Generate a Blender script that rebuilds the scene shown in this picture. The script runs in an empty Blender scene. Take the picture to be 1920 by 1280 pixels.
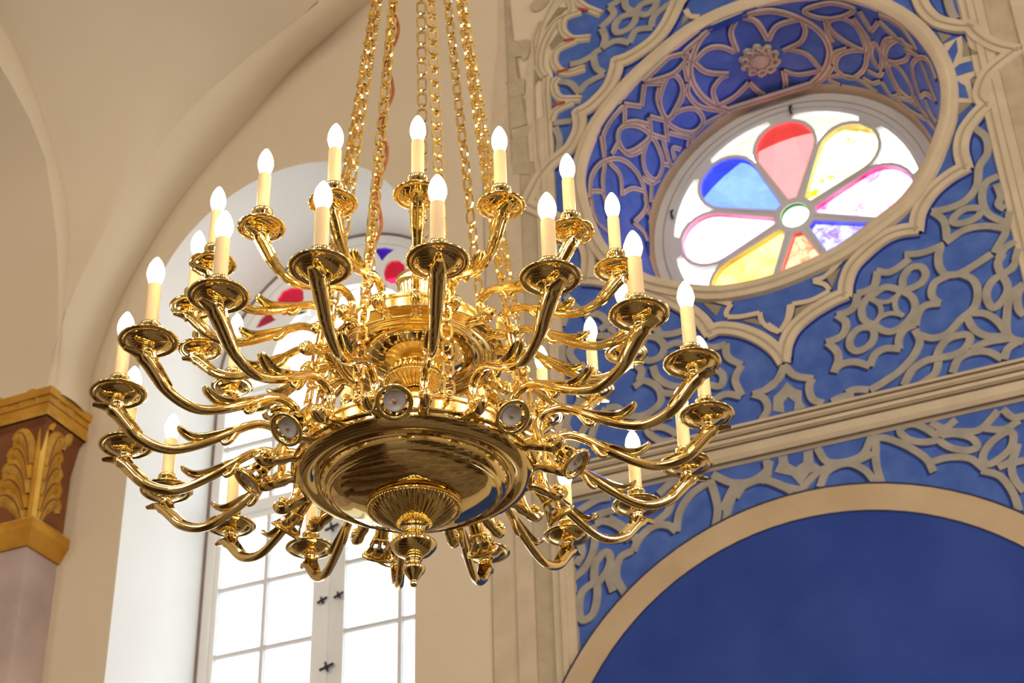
import bpy, bmesh, math, random
from math import sin, cos, pi, radians as rad, hypot, atan2
from mathutils import Vector as V, Matrix, geometry
from mathutils.bvhtree import BVHTree
random.seed(4)
C = bpy.context.scene.collection
sc = bpy.context.scene

# ------------------------------------------------------------------ camera
CH = 1.6                                   # eye height above the floor
F_PX, EL, ROLL, AZ = 3145.504, 0.573401169, -0.0312288477, rad(-23)
def _cam_axes():
    f = V((0, cos(EL), sin(EL))); r = V((1, 0, 0)); u = r.cross(f)
    c, s = cos(ROLL), sin(ROLL)
    r2 = r*c + u*s; u2 = u*c - r*s
    W = Matrix.Rotation(-AZ, 3, 'Z')
    return W @ r2, W @ u2, W @ f
CR, CU, CF = _cam_axes()
cam = bpy.data.cameras.new('camera'); camo = bpy.data.objects.new('camera', cam); C.objects.link(camo)
camo.matrix_world = Matrix(((CR.x, CU.x, -CF.x, 0), (CR.y, CU.y, -CF.y, 0), (CR.z, CU.z, -CF.z, CH), (0, 0, 0, 1)))
cam.sensor_width = 36; cam.lens = F_PX*36/1920; cam.clip_start = .05; cam.clip_end = 300
cam.dof.use_dof = True; cam.dof.focus_distance = 3.2; cam.dof.aperture_fstop = 11
sc.camera = camo

# ------------------------------------------------------------------ world, light, exposure
sc.view_settings.view_transform = 'Standard'; sc.view_settings.look = 'None'
sc.view_settings.exposure = 0.0; sc.view_settings.gamma = 1.0; sc.view_settings.use_curve_mapping = False
SKY, BULB, ROOM = 9.0, 58.0, 1.15
w = bpy.data.worlds.new('overcast_sky'); sc.world = w; w.use_nodes = True
nt = w.node_tree; nt.nodes.clear()
bg = nt.nodes.new('ShaderNodeBackground'); out = nt.nodes.new('ShaderNodeOutputWorld')
tc = nt.nodes.new('ShaderNodeTexCoord'); sx = nt.nodes.new('ShaderNodeSeparateXYZ'); cr = nt.nodes.new('ShaderNodeValToRGB')
cr.color_ramp.elements[0].position = .46; cr.color_ramp.elements[0].color = (.50, .48, .44, 1)
cr.color_ramp.elements[1].position = .54; cr.color_ramp.elements[1].color = (.93, .97, 1, 1)
mp = nt.nodes.new('ShaderNodeMapRange'); mp.inputs[1].default_value = -1; mp.inputs[2].default_value = 1
nt.links.new(tc.outputs['Generated'], sx.inputs[0]); nt.links.new(sx.outputs[2], mp.inputs[0])
nt.links.new(mp.outputs[0], cr.inputs[0]); nt.links.new(cr.outputs[0], bg.inputs[0]); bg.inputs[1].default_value = SKY
nt.links.new(bg.outputs[0], out.inputs[0])
def area(name, loc, rot, sx_, sy_, power, col):
    l = bpy.data.lights.new(name, 'AREA'); l.shape = 'RECTANGLE'; l.size = sx_; l.size_y = sy_; l.energy = power*ROOM; l.color = col
    o = bpy.data.objects.new(name, l); C.objects.link(o); o.location = loc; o.rotation_euler = rot; return o
# fill lights added in place of unseen nave windows; the walls have no openings
for i, x in enumerate((-9.5, -4.5, .5, 5)):
    area('nave_fill_light', (x, -9.85, 6.2), (rad(90), 0, 0), 1.7, 4.6, 260, (1, .95, .88))
area('nave_fill_light', (8.85, -2, 6.2), (rad(90), 0, rad(90)), 1.9, 4.6, 330, (1, .95, .88))
area('nave_fill_light', (8.85, 4, 6.2), (rad(90), 0, rad(90)), 1.9, 4.6, 330, (1, .95, .88))
sc.cycles.use_denoising = True
sc.cycles.max_bounces = 8; sc.cycles.diffuse_bounces = 4; sc.cycles.glossy_bounces = 5
sc.cycles.transparent_max_bounces = 12; sc.cycles.transmission_bounces = 4
sc.cycles.sample_clamp_indirect = 6; sc.cycles.caustics_reflective = False; sc.cycles.caustics_refractive = False

# ------------------------------------------------------------------ materials
def new_mat(name):
    m = bpy.data.materials.new(name); m.use_nodes = True
    return m, m.node_tree, m.node_tree.nodes['Principled BSDF']
def setp(b, **k):
    for n, v in k.items():
        n = {'base': 'Base Color', 'rough': 'Roughness', 'metal': 'Metallic', 'spec': 'Specular IOR Level',
             'ecol': 'Emission Color', 'estr': 'Emission Strength', 'sss': 'Subsurface Weight', 'sssr': 'Subsurface Radius',
             'coat': 'Coat Weight', 'trans': 'Transmission Weight'}[n]
        b.inputs[n].default_value = v
def mottled(name, c1, c2, scale=3, rough=.85, bump=.15, bscale=60, detail=6, lo=.35, hi=.65):
    m, t, b = new_mat(name)
    co = t.nodes.new('ShaderNodeTexCoord')
    n = t.nodes.new('ShaderNodeTexNoise'); n.inputs['Scale'].default_value = scale; n.inputs['Detail'].default_value = detail
    r = t.nodes.new('ShaderNodeValToRGB'); e = r.color_ramp.elements
    e[0].position = lo; e[0].color = (*c1, 1); e[1].position = hi; e[1].color = (*c2, 1)
    t.links.new(co.outputs['Object'], n.inputs['Vector']); t.links.new(n.outputs['Fac'], r.inputs[0]); t.links.new(r.outputs[0], b.inputs['Base Color'])
    n2 = t.nodes.new('ShaderNodeTexNoise'); n2.inputs['Scale'].default_value = bscale
    bp = t.nodes.new('ShaderNodeBump'); bp.inputs['Strength'].default_value = bump; bp.inputs['Distance'].default_value = .01
    t.links.new(co.outputs['Object'], n2.inputs['Vector']); t.links.new(n2.outputs['Fac'], bp.inputs['Height']); t.links.new(bp.outputs[0], b.inputs['Normal'])
    setp(b, rough=rough, spec=.2)
    return m
M = {}
M['plaster'] = mottled('warm_plaster', (.64, .53, .38), (.68, .57, .415), .8)
M['reveal'] = mottled('white_plaster', (.80, .80, .785), (.83, .83, .815), 1.5)
M['blue'] = mottled('blue_paint', (.050, .105, .37), (.085, .155, .45), 7, bump=.1, detail=9, lo=.38, hi=.72)
M['blue_deep'] = mottled('deep_blue_paint', (.022, .052, .26), (.033, .068, .30), 2.2, bump=.1, detail=9)
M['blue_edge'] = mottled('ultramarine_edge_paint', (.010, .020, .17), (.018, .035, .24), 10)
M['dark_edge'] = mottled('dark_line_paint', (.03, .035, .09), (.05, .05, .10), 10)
M['stone'] = mottled('painted_stone', (.29, .265, .225), (.37, .33, .275), 9, detail=9)
M['stone_warm'] = mottled('painted_warm_stone', (.42, .34, .225), (.49, .40, .27), 8)
M['stone_light'] = mottled('painted_light_stone', (.53, .43, .30), (.60, .49, .345), 6, detail=8)
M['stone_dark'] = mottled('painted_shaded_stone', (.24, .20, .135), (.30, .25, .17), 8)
M['stone_line'] = mottled('painted_groove', (.36, .29, .20), (.42, .34, .24), 8)
M['rib_pink'] = mottled('painted_reveal_rib', (.44, .37, .29), (.53, .44, .345), 8)
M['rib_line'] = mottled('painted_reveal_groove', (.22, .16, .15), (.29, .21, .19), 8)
M['band'] = mottled('sand_band_paint', (.46, .335, .20), (.53, .40, .25), 3, detail=8)
M['red'] = mottled('red_paint', (.34, .06, .03), (.40, .08, .04), 12)
M['frame'] = mottled('window_white_paint', (.62, .60, .57), (.68, .66, .63), 3, rough=.5)
M['frame_b'] = mottled('glare_window_paint', (.82, .81, .78), (.86, .85, .82), 3, rough=.5)  # lighter copy of the window white, daylight glare put into the colour
M['iron'] = mottled('dark_iron', (.03, .03, .035), (.05, .05, .06), 20, rough=.5)
M['vault'] = mottled('vault_plaster', (.64, .53, .38), (.68, .57, .415), .6)
M['marble'] = mottled('marbled_column', (.36, .27, .25), (.55, .43, .38), 1.3, detail=10, rough=.5, bump=.02)
M['cap_gold'] = mottled('ochre_capital_paint', (.42, .19, .018), (.56, .28, .03), 5, rough=.55)
M['cap_light'] = mottled('light_ochre_leaf', (.38, .19, .025), (.58, .32, .05), 9, rough=.55)
M['band_gold'] = mottled('yellow_ochre_line', (.62, .38, .06), (.78, .50, .10), 5, rough=.5)
M['cap_dark'] = mottled('brown_capital_ground', (.17, .06, .022), (.24, .085, .03), 5, rough=.6)
M['floor'] = mottled('tiled_floor', (.13, .10, .07), (.30, .25, .19), 1.1, rough=.5, detail=3, lo=.45, hi=.55)
ft = M['floor'].node_tree; brk = ft.nodes.new('ShaderNodeTexBrick'); brk.inputs['Scale'].default_value = 1.4; brk.inputs['Mortar Size'].default_value = .012
brk.inputs['Color1'].default_value = (.30, .25, .19, 1); brk.inputs['Color2'].default_value = (.17, .125, .085, 1); brk.inputs['Mortar'].default_value = (.06, .05, .04, 1); brk.offset = .5
ft.links.new(ft.nodes['Texture Coordinate'].outputs['Object'], brk.inputs['Vector']); ft.links.new(brk.outputs['Color'], ft.nodes['Principled BSDF'].inputs['Base Color'])
M['pew'] = mottled('dark_wood', (.06, .03, .015), (.12, .06, .03), 3, rough=.45)

def brass(name, col, rough, bump=0):
    m, t, b = new_mat(name); setp(b, base=(*col, 1), metal=1.0, rough=rough)
    co = t.nodes.new('ShaderNodeTexCoord'); n = t.nodes.new('ShaderNodeTexNoise'); n.inputs['Scale'].default_value = 35
    mr = t.nodes.new('ShaderNodeMapRange'); mr.inputs[3].default_value = rough*.7; mr.inputs[4].default_value = rough*1.5
    t.links.new(co.outputs['Object'], n.inputs['Vector']); t.links.new(n.outputs['Fac'], mr.inputs[0]); t.links.new(mr.outputs[0], b.inputs['Roughness'])
    if bump:
        bp = t.nodes.new('ShaderNodeBump'); bp.inputs['Strength'].default_value = bump; bp.inputs['Distance'].default_value = .002
        n2 = t.nodes.new('ShaderNodeTexNoise'); n2.inputs['Scale'].default_value = 160
        t.links.new(co.outputs['Object'], n2.inputs['Vector']); t.links.new(n2.outputs['Fac'], bp.inputs['Height']); t.links.new(bp.outputs[0], b.inputs['Normal'])
    return m
M['brass'] = brass('polished_brass', (.92, .73, .34), .05)
M['brass_b'] = brass('brushed_brass', (.92, .73, .35), .2)
M['brass_c'] = brass('cast_brass', (.93, .73, .31), .10, .18)
M['chain'] = brass('chain_brass', (.92, .71, .32), .16)
m, t, b = new_mat('candle_sleeve_ivory'); setp(b, base=(.80, .61, .35, 1), rough=.35, sss=.5, ecol=(1, .62, .2, 1), estr=.0)
b.inputs['Subsurface Radius'].default_value = (.02, .01, .004); M['candle'] = m
m, t, b = new_mat('lit_bulb_glass'); setp(b, base=(1, .9, .7, 1), rough=.2, ecol=(1, .78, .46, 1), estr=BULB)
lw = t.nodes.new('ShaderNodeLayerWeight'); lw.inputs[0].default_value = .35
rp = t.nodes.new('ShaderNodeMapRange'); rp.inputs[1].default_value = .35; rp.inputs[2].default_value = 1; rp.inputs[3].default_value = BULB; rp.inputs[4].default_value = BULB*.03
t.links.new(lw.outputs['Facing'], rp.inputs[0]); t.links.new(rp.outputs[0], b.inputs['Emission Strength']); M['bulb'] = m
m, t, b = new_mat('spot_lens'); setp(b, base=(.80, .77, .75, 1), rough=.15, metal=.35)
vo = t.nodes.new('ShaderNodeTexVoronoi'); vo.inputs['Scale'].default_value = 260
bp = t.nodes.new('ShaderNodeBump'); bp.inputs['Strength'].default_value = .6; bp.inputs['Distance'].default_value = .002
t.links.new(vo.outputs[0], bp.inputs['Height']); t.links.new(bp.outputs[0], b.inputs['Normal']); M['lens'] = m
m, t, b = new_mat('spot_emitter_orange'); setp(b, base=(.75, .33, .12, 1), rough=.4); M['led'] = m
m, t, b = new_mat('brown_cable'); setp(b, base=(.30, .085, .02, 1), rough=.35); M['cable'] = m

def glass(name, c1, c2, scale=3.0, lo=.42, hi=.62, stretch=1.0):
    m = bpy.data.materials.new(name); m.use_nodes = True; t = m.node_tree; t.nodes.clear()
    o = t.nodes.new('ShaderNodeOutputMaterial'); tr = t.nodes.new('ShaderNodeBsdfTransparent'); gl = t.nodes.new('ShaderNodeBsdfGlossy')
    gl.inputs['Roughness'].default_value = .05; mx = t.nodes.new('ShaderNodeMixShader'); mx.inputs[0].default_value = .03
    co = t.nodes.new('ShaderNodeTexCoord'); mpn = t.nodes.new('ShaderNodeMapping'); mpn.inputs['Scale'].default_value = (1, 1, stretch)
    n = t.nodes.new('ShaderNodeTexNoise'); n.inputs['Scale'].default_value = scale; n.inputs['Detail'].default_value = 8; n.inputs['Roughness'].default_value = .65; n.inputs['Distortion'].default_value = 1.2
    r = t.nodes.new('ShaderNodeValToRGB'); e = r.color_ramp.elements
    e[0].position = lo; e[0].color = (*c1, 1); e[1].position = hi; e[1].color = (*c2, 1)
    L = t.links.new
    L(co.outputs['Object'], mpn.inputs[0]); L(mpn.outputs[0], n.inputs['Vector']); L(n.outputs['Fac'], r.inputs[0]); L(r.outputs[0], tr.inputs[0])
    L(tr.outputs[0], mx.inputs[1]); L(gl.outputs[0], mx.inputs[2]); L(mx.outputs[0], o.inputs[0])
    return m
M['outer'] = mottled('weathered_outer_stone', (.42, .41, .39), (.50, .49, .46), 3)
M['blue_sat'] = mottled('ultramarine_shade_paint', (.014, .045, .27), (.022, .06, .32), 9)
G = {'pale': glass('window_pane_glass', (.62, .64, .66), (.64, .66, .68), .5),
     'clear': glass('clear_glass', (.92, .94, .95), (.96, .98, .98), .5),
     'red': glass('red_glass', (.85, .062, .06), (.80, .07, .068), 4, .3, .7),
     'redm': glass('mottled_red_glass', (.7, .05, .02), (.85, .14, .08), 9, .38, .52),
     'yellow': glass('yellow_glass', (.60, .30, .002), (.88, .68, .22), 9, .36, .47),
     'yellowp': glass('pale_yellow_glass', (.75, .40, .02), (.90, .62, .12), 4, .35, .7),
     'pink': glass('pink_glass', (.75, .035, .28), (.90, .30, .52), 5, .38, .56),
     'pinkw': glass('pale_pink_glass', (.70, .04, .28), (.92, .32, .52), 2.5, .36, .54),
     'blue': glass('blue_glass', (.045, .075, 1.0), (.055, .095, 1.0), 4),
     'violet': glass('mottled_violet_glass', (.07, .035, .75), (.14, .16, .9), 11, .42, .58),
     'green': glass('green_rimmed_glass', (.02, .3, .01), (.05, .5, .03), 5),
     'deepred': glass('deep_red_glass', (.62, .006, .035), (.7, .012, .06), 5),
     'deepviolet': glass('deep_violet_glass', (.05, .005, .45), (.07, .01, .55), 5),
     'darkred': glass('dark_red_glass', (.32, .008, .03), (.4, .02, .05), 5)}

# ------------------------------------------------------------------ helpers
def obj(name, me, mat=None, parent=None, smooth=False):
    if isinstance(me, bmesh.types.BMesh):
        b_ = me; me = bpy.data.meshes.new(name); b_.to_mesh(me); b_.free()
    o = bpy.data.objects.new(name, me); C.objects.link(o)
    if mat and not me.materials: me.materials.append(mat)
    if smooth:
        for p in me.polygons: p.use_smooth = True
    if parent: o.parent = parent
    return o
def raw(verts, faces, name='m'):
    me = bpy.data.meshes.new(name); me.from_pydata([tuple(v) for v in verts], [], faces); me.update(); return me
def empty(name, loc=(0, 0, 0), rz=0, parent=None):
    o = bpy.data.objects.new(name, None); C.objects.link(o); o.location = loc; o.rotation_euler = (0, 0, rz)
    o.empty_display_size = .1
    if parent: o.parent = parent
    return o
def tag(o, label, cat, kind=None, group=None):
    o['label'] = label; o['category'] = cat
    if kind: o['kind'] = kind
    if group: o['group'] = group
    return o
def join_raw(parts):
    vs, fs = [], []
    for v, f in parts:
        k = len(vs); vs += list(v); fs += [tuple(i+k for i in q) for q in f]
    return vs, fs
def grid_faces(nu, nv, closed_u=False, closed_v=False):
    fs = []
    for i in range(nu if closed_u else nu-1):
        for j in range(nv if closed_v else nv-1):
            a = i*nv+j; b_ = i*nv+(j+1) % nv; c = ((i+1) % nu)*nv+(j+1) % nv; d = ((i+1) % nu)*nv+j
            fs.append((a, b_, c, d))
    return fs
def catmull(pts, n=6, closed=False):
    P = [V(p) for p in pts]
    if len(P) < 3: 
        return [P[0].lerp(P[1], k/(2*n)) for k in range(2*n+1)] if len(P) == 2 else P
    out_ = []
    N = len(P); rng = range(N if closed else N-1)
    for i in rng:
        p1, p2 = P[i], P[(i+1) % N]
        p0 = P[(i-1) % N] if closed or i > 0 else p1*2-p2
        p3 = P[(i+2) % N] if closed or i+2 < N else p2*2-p1
        for k in range(n):
            t_ = k/n
            out_.append(.5*((2*p1)+(p2-p0)*t_+(2*p0-5*p1+4*p2-p3)*t_*t_+(3*p1-p0-3*p2+p3)*t_**3))
    if not closed: out_.append(P[-1])
    return out_
def lathe(prof, n=48, disp=None, z0=0, cap=False):
    """prof: list (r, z); disp(i, theta)->(dr, dz)"""
    vs = []
    for j in range(n):
        a = 2*pi*j/n
        for i, (r, z) in enumerate(prof):
            dr, dz = disp(i, a) if disp else (0, 0)
            vs.append(((r+dr)*cos(a), (r+dr)*sin(a), z+dz+z0))
    fs = grid_faces(n, len(prof), True)
    return vs, fs
def smooth_prof(pts, n=4):
    return [(max(p.x, .0001), p.y) for p in catmull([(x, y, 0) for x, y in pts], n)]
def tube(path, radii, n=10, side=None, shape=None, caps=True):
    """sweep a section along a path; side = fixed sideways axis for planar paths"""
    path = [V(p) for p in path]; L = len(path); vs = []
    if not hasattr(radii, '__len__'): radii = [radii]*L
    sd = V(side).normalized() if side else None
    for i, p in enumerate(path):
        tg = (path[min(i+1, L-1)]-path[max(i-1, 0)]).normalized()
        if side is None:
            if sd is None: sd = tg.orthogonal().normalized()
            sd = (sd-tg*sd.dot(tg)).normalized()
        up = sd.cross(tg).normalized()
        for j in range(n):
            a = 2*pi*j/n
            f = shape(i/(L-1), a) if shape else (1, 1)
            vs.append(p+sd*(cos(a)*radii[i]*f[0])+up*(sin(a)*radii[i]*f[1]))
    fs = grid_faces(L, n, False, True)
    if caps: fs += [tuple(range(n-1, -1, -1)), tuple((L-1)*n+j for j in range(n))]
    return vs, fs
def ball(c, r, nu=10, nv=7, sq=(1, 1, 1)):
    vs, fs = [], []
    for i in range(nu):
        for j in range(nv):
            a = 2*pi*i/nu; b_ = pi*j/(nv-1)
            vs.append(V(c)+V((r*sin(b_)*cos(a)*sq[0], r*sin(b_)*sin(a)*sq[1], r*cos(b_)*sq[2])))
    return vs, grid_faces(nu, nv, True)
def box(x0, x1, y0, y1, z0, z1):
    v = [(x, y, z) for x in (x0, x1) for y in (y0, y1) for z in (z0, z1)]
    return v, [(0, 1, 3, 2), (4, 6, 7, 5), (0, 4, 5, 1), (2, 3, 7, 6), (0, 2, 6, 4), (1, 5, 7, 3)]
def xf(part, mtx):
    v, f = part; return [mtx @ V(p) for p in v], f
def add(name, parts, mat, parent=None, smooth=True):
    v, f = join_raw(parts) if isinstance(parts, list) else parts
    o = obj(name, raw(v, f, name), mat, parent, smooth); return o
def autosmooth(o, ang=40):
    me = o.data
    for p in me.polygons: p.use_smooth = True
    me.set_sharp_from_angle(angle=rad(ang)); return o
def poly_panel(loops, y, thick, side_in=True):
    """loops [(x, z)...] outer first then holes; front face at y, extruded to y+thick"""
    L3 = [[V((p[0], y, p[1])) for p in lp] for lp in loops]
    tris = geometry.tessellate_polygon([[V((p.x, p.z, 0)) for p in lp] for lp in L3])
    vs = [p for lp in L3 for p in lp]; N = len(vs); vs = vs+[V((p.x, y+thick, p.z)) for p in vs]
    fs = [tuple(t_) for t_ in tris]
    k = 0
    for lp in L3:
        n = len(lp)
        for i in range(n):
            a, b_ = k+i, k+(i+1) % n; fs.append((a, b_, b_+N, a+N))
        k += n
    return vs, fs
def fix_normals(o, inside=False):
    b_ = bmesh.new(); b_.from_mesh(o.data); bmesh.ops.recalc_face_normals(b_, faces=b_.faces)
    b_.to_mesh(o.data); b_.free(); return o

# sight lines of the survey: turns a measured picture point into a point on a plane of the building
def ray(x, y): return (CF+CR*((x-960)/F_PX)-CU*((y-640)/F_PX)).normalized()
O3 = V((0, 0, CH))
def onY(x, y, Y):
    d = ray(x, y); return O3+d*(Y/d.y)
def onX(x, y, X):
    d = ray(x, y); return O3+d*(X/d.x)
D = 8.0
def uz(x, y, Y=D):
    p = onY(x, y, Y); return (p.x, p.z)

# ------------------------------------------------------------------ building shell
AWX, AWZ, AWR = -5.112, 6.491+CH, 1.085         # arched window recess on the wall face
BX0, BX1 = AWX-AWR-.0, AWX+AWR-.03
IWX, IWZ, IWR, IWY = -5.112, 6.504+CH, 1.02, 8.90
arch_loop = [(BX0, .9)]+[(AWX+AWR*cos(a)-(.03 if a < pi/2 else 0)*cos(a), AWZ+AWR*sin(a)) for a in [pi-pi*k/32 for k in range(33)]]+[(BX1, .9)]
# outline of the round opening, measured
fr = [(1103, 369), (1099, 330), (1108, 290), (1130, 240), (1167, 191), (1208, 146), (1299, 70), (1385, 29), (1481, 5), (1562, 2), (1630, 16), (1698, 54), (1739, 100), (1760, 144), (1766, 190), (1757, 249), (1722, 331), (1691, 375), (1654, 406), (1591, 453), (1549, 478), (1467, 514), (1403, 532), (1333, 540), (1244, 527), (1195, 508), (1146, 470), (1120, 425)]
oc_loop = [(p.x, p.y) for p in catmull([(*uz(x, y), 0) for x, y in fr], 3, True)]
OCX, OCZ, OCR, OCY = -1.712, 6.595+CH, .96, 8.84
wall_loops = [[(-14, 0), (-14, 12.5), (9, 12.5), (9, 0)], arch_loop, oc_loop]
wall = add('wall_back', poly_panel(wall_loops, D, .03), M['plaster'], smooth=False)
tag(wall, 'tall warm plaster church wall behind the chandelier, holding both windows', 'wall', 'structure')
def struct(name, part, mat, label, cat='wall', smooth=False):
    o = add(name, part, mat, smooth=smooth); tag(o, label, cat, 'structure'); return o
struct('floor', box(-14, 9, -10, 9.5, -.2, 0), M['floor'], 'brown and beige tiled floor of the church', 'floor')
struct('ceiling', box(-14, 9, -10, D, 12.5, 12.7), M['vault'], 'pale plaster ceiling above the vaults', 'ceiling')
struct('wall_left', box(-14.3, -14, -10, 9.5, 0, 12.7), M['plaster'], 'plaster side wall at the far left end')
struct('wall_right', box(9, 9.3, -10, 9.5, 0, 12.7), M['plaster'], 'plaster side wall at the right end')
struct('wall_front', box(-14, 9, -10.3, -10, 0, 12.7), M['plaster'], 'plaster wall behind the viewer')
# masonry behind the face so no daylight leaks around the reveals (openings cut through)
big_arch = [(IWX-1.35, .6)]+[(IWX+1.35*cos(a), IWZ+1.35*sin(a)) for a in [pi-pi*k/24 for k in range(25)]]+[(IWX+1.35, .6)]
big_oc = [(OCX+1.5*cos(a), OCZ+1.5*sin(a)) for a in [2*pi*k/40 for k in range(40)]]

def reveal_mesh(l0, y0, l1, y1, n=6, closed=True):
    N = len(l0); vs = []
    for i in range(n+1):
        s = i/n
        for a, b_ in zip(l0, l1): vs.append(V((a[0]*(1-s)+b_[0]*s, y0*(1-s)+y1*s, a[1]*(1-s)+b_[1]*s)))
    fs = []
    for i in range(n):
        for j in range(N if closed else N-1):
            a = i*N+j; b_ = i*N+(j+1) % N; fs.append((a, b_, b_+N, a+N))
    return vs, fs
inner_arch = [(IWX-IWR, .9)]+[(IWX+IWR*cos(a), IWZ+IWR*sin(a)) for a in [pi-pi*k/32 for k in range(33)]]+[(IWX+IWR, .9)]
o = add('window_reveal', reveal_mesh(arch_loop, D, inner_arch, IWY+.02), M['reveal'], smooth=True)
tag(o, 'deep white plaster reveal around the tall arched window', 'reveal', 'structure')
autosmooth(o, 35)
outer_arch = [(IWX+(x-IWX)*(1.45 if z < IWZ else 1.45-.47*min(1, (z-IWZ)/.9)), z if z < 1 else IWZ+(z-IWZ)*.98) for x, z in inner_arch]
o = add('outer_reveal', reveal_mesh(inner_arch, IWY+.10, outer_arch, IWY+.55), M['outer'], smooth=True)
tag(o, 'outer stone reveal seen beyond the arched window glass', 'reveal', 'structure')
# round opening
def oc_ang(x, z): return atan2(z-OCZ, x-OCX)
circ_loop = [(OCX+OCR*cos(oc_ang(x, z)), OCZ+OCR*sin(oc_ang(x, z))) for x, z in oc_loop]
mid = .86
mid_loop = [(a[0]*(1-mid)+b_[0]*mid, a[1]*(1-mid)+b_[1]*mid) for a, b_ in zip(oc_loop, circ_loop)]
YM = D*(1-mid)+OCY*mid
part_r = reveal_mesh(oc_loop, D, mid_loop, YM)
ocr = add('oculus_reveal', part_r, M['blue'], smooth=True)
tag(ocr, 'blue splayed reveal of the round window painted with interlaced stone tracery', 'reveal', 'structure')
BV_REV = BVHTree.FromPolygons([V(v) for v in part_r[0]], part_r[1])
o = add('reveal_edge', reveal_mesh(mid_loop, YM, circ_loop, OCY), M['band'], parent=ocr, smooth=True)
oc_out = [(OCX+OCR*.99*cos(oc_ang(x, z)), OCZ+OCR*.99*sin(oc_ang(x, z))) for x, z in oc_loop]
o = add('outer_sill_ring', reveal_mesh(circ_loop, OCY+.10, oc_out, OCY+.38), M['outer'], smooth=True)
tag(o, 'outer stone ring seen beyond the round window glass', 'reveal', 'structure')

# ------------------------------------------------------------------ painted wall decoration
deco = empty('painted_decoration', (0, 0, 0))
tag(deco, 'blue and stone coloured gothic tracery painted round the round window', 'wall painting', 'structure')
NSTROKE = [0]
def ribbon(name, pts, width, mat, surf='wall', lift=.006, parent=None, closed=False, prof=None):
    """raised band along surveyed points laid on the wall face or on the splayed reveal"""
    P = []
    sm = catmull([(x, y, 0) for x, y in pts], 5, closed)
    for q in sm:
        if surf == 'wall':
            p = onY(q.x, q.y, D); n = V((0, -1, 0))
        else:
            h = BV_REV.ray_cast(O3, ray(q.x, q.y))
            if h[0] is None: continue
            p, n = h[0], h[1]
            if n.dot(p-O3) > 0: n = -n
        P.append((p, n))
    if len(P) < 2: return None
    if closed: P.append(P[0])
    vs = []; L = len(P); hw = width/2
    for i, (p, n) in enumerate(P):
        if closed: tg = (P[(i+1) % (L-1)][0]-P[(i-1) % (L-1)][0])
        else: tg = P[min(i+1, L-1)][0]-P[max(i-1, 0)][0]
        if tg.length < 1e-6: tg = V((1, 0, 0))
        s = tg.normalized().cross(n).normalized()
        for k, hgt in ((-1, 0), (-.82, 1), (.82, 1), (1, 0)):
            vs.append(p+s*(hw*k)+n*(lift*hgt))
    return add(name, (vs, grid_faces(L, 4)), mat, parent or deco, smooth=False)
def S(org, sc_, strokes, w_px, surf='wall', name='tracery_band', line=False, mats=None):
    """strokes: lists of points in one survey sheet; 'c' first = closed loop"""
    for st in strokes:
        closed = st[0] == 'c'
        pts = [(org[0]+x/sc_, org[1]+y/sc_) for x, y in (st[1:] if closed else st)]
        ww = w_px
        pxm = (D/ray(*pts[0]).y)/F_PX                 # metres per measured pixel
        k = NSTROKE[0]; NSTROKE[0] += 1; e = (k % 37)*.00009+.00004
        base, edge = mats or (('stone', 'blue_edge') if surf == 'wall' else ('rib_pink', 'blue_edge'))
        if mats:
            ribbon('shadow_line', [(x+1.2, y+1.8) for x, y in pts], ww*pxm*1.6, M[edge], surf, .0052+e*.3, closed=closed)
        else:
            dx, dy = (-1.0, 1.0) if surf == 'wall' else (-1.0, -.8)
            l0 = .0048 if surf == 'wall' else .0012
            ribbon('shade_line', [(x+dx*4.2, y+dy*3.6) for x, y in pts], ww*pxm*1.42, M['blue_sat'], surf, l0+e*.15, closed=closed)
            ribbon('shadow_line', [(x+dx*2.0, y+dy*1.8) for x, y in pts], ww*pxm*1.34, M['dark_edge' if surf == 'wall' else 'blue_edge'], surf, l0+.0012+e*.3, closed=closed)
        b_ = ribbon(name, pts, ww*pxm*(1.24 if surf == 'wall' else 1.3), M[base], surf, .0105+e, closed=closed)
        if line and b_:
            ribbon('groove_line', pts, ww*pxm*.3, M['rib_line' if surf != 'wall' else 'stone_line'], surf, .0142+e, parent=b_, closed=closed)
def fill(name, org, sc_, pts, mat, lift, parent=None):
    lp = [uz(org[0]+x/sc_, org[1]+y/sc_) for x, y in pts]
    return add(name, poly_panel([lp], D-lift, lift), mat, parent or deco, smooth=False)
def offset_loop(lp, d):
    n = len(lp); o_ = []
    for i in range(n):
        a = V((*lp[i-1], 0)); b_ = V((*lp[(i+1) % n], 0)); t_ = (b_-a).normalized(); nn = V((t_.y, -t_.x, 0))
        c = V((OCX, OCZ, 0)); p = V((*lp[i], 0))
        if nn.dot(p-c) < 0: nn = -nn
        q = p+nn*d; o_.append((q.x, q.y))
    return o_
ZT, ZB = 4.667+CH, 4.412+CH                           # cornice band
UL, UR = -3.065, -.365
BLUE = .004
upper = [(UL, ZT), (UL, 7.25+CH)]+[uz(1000+x/3.84, y/3.84) for x, y in ((110, 880), (95, 700), (150, 600), (130, 460), (170, 360), (250, 300), (210, 200), (230, 120), (330, 70), (320, 0))]+[(-2.5, 8.9+CH), (-.9, 8.9+CH), (-.385, 7.35+CH), (UR, ZT)]
o = add('blue_field', poly_panel([upper, offset_loop(oc_loop, .02)], D-BLUE, BLUE), M['blue'], deco, smooth=False)
AX, AZc, ARO = -1.70, 2.466+CH, 1.692
a0 = math.acos((-3.05-AX)/ARO)
ARI = 1.535
def arc_pts(cx, cz, r, a_, b_, n=48): return [(cx+r*cos(a_+(b_-a_)*k/n), cz+r*sin(a_+(b_-a_)*k/n)) for k in range(n+1)]
sp = [(-3.05, ZB)]+[(-3.05, AZc+ARO*sin(a0))]+arc_pts(AX, AZc, ARO, a0, pi-a0)[1:-1]+[(UR, AZc+ARO*sin(a0)), (UR, ZB)]
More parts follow.
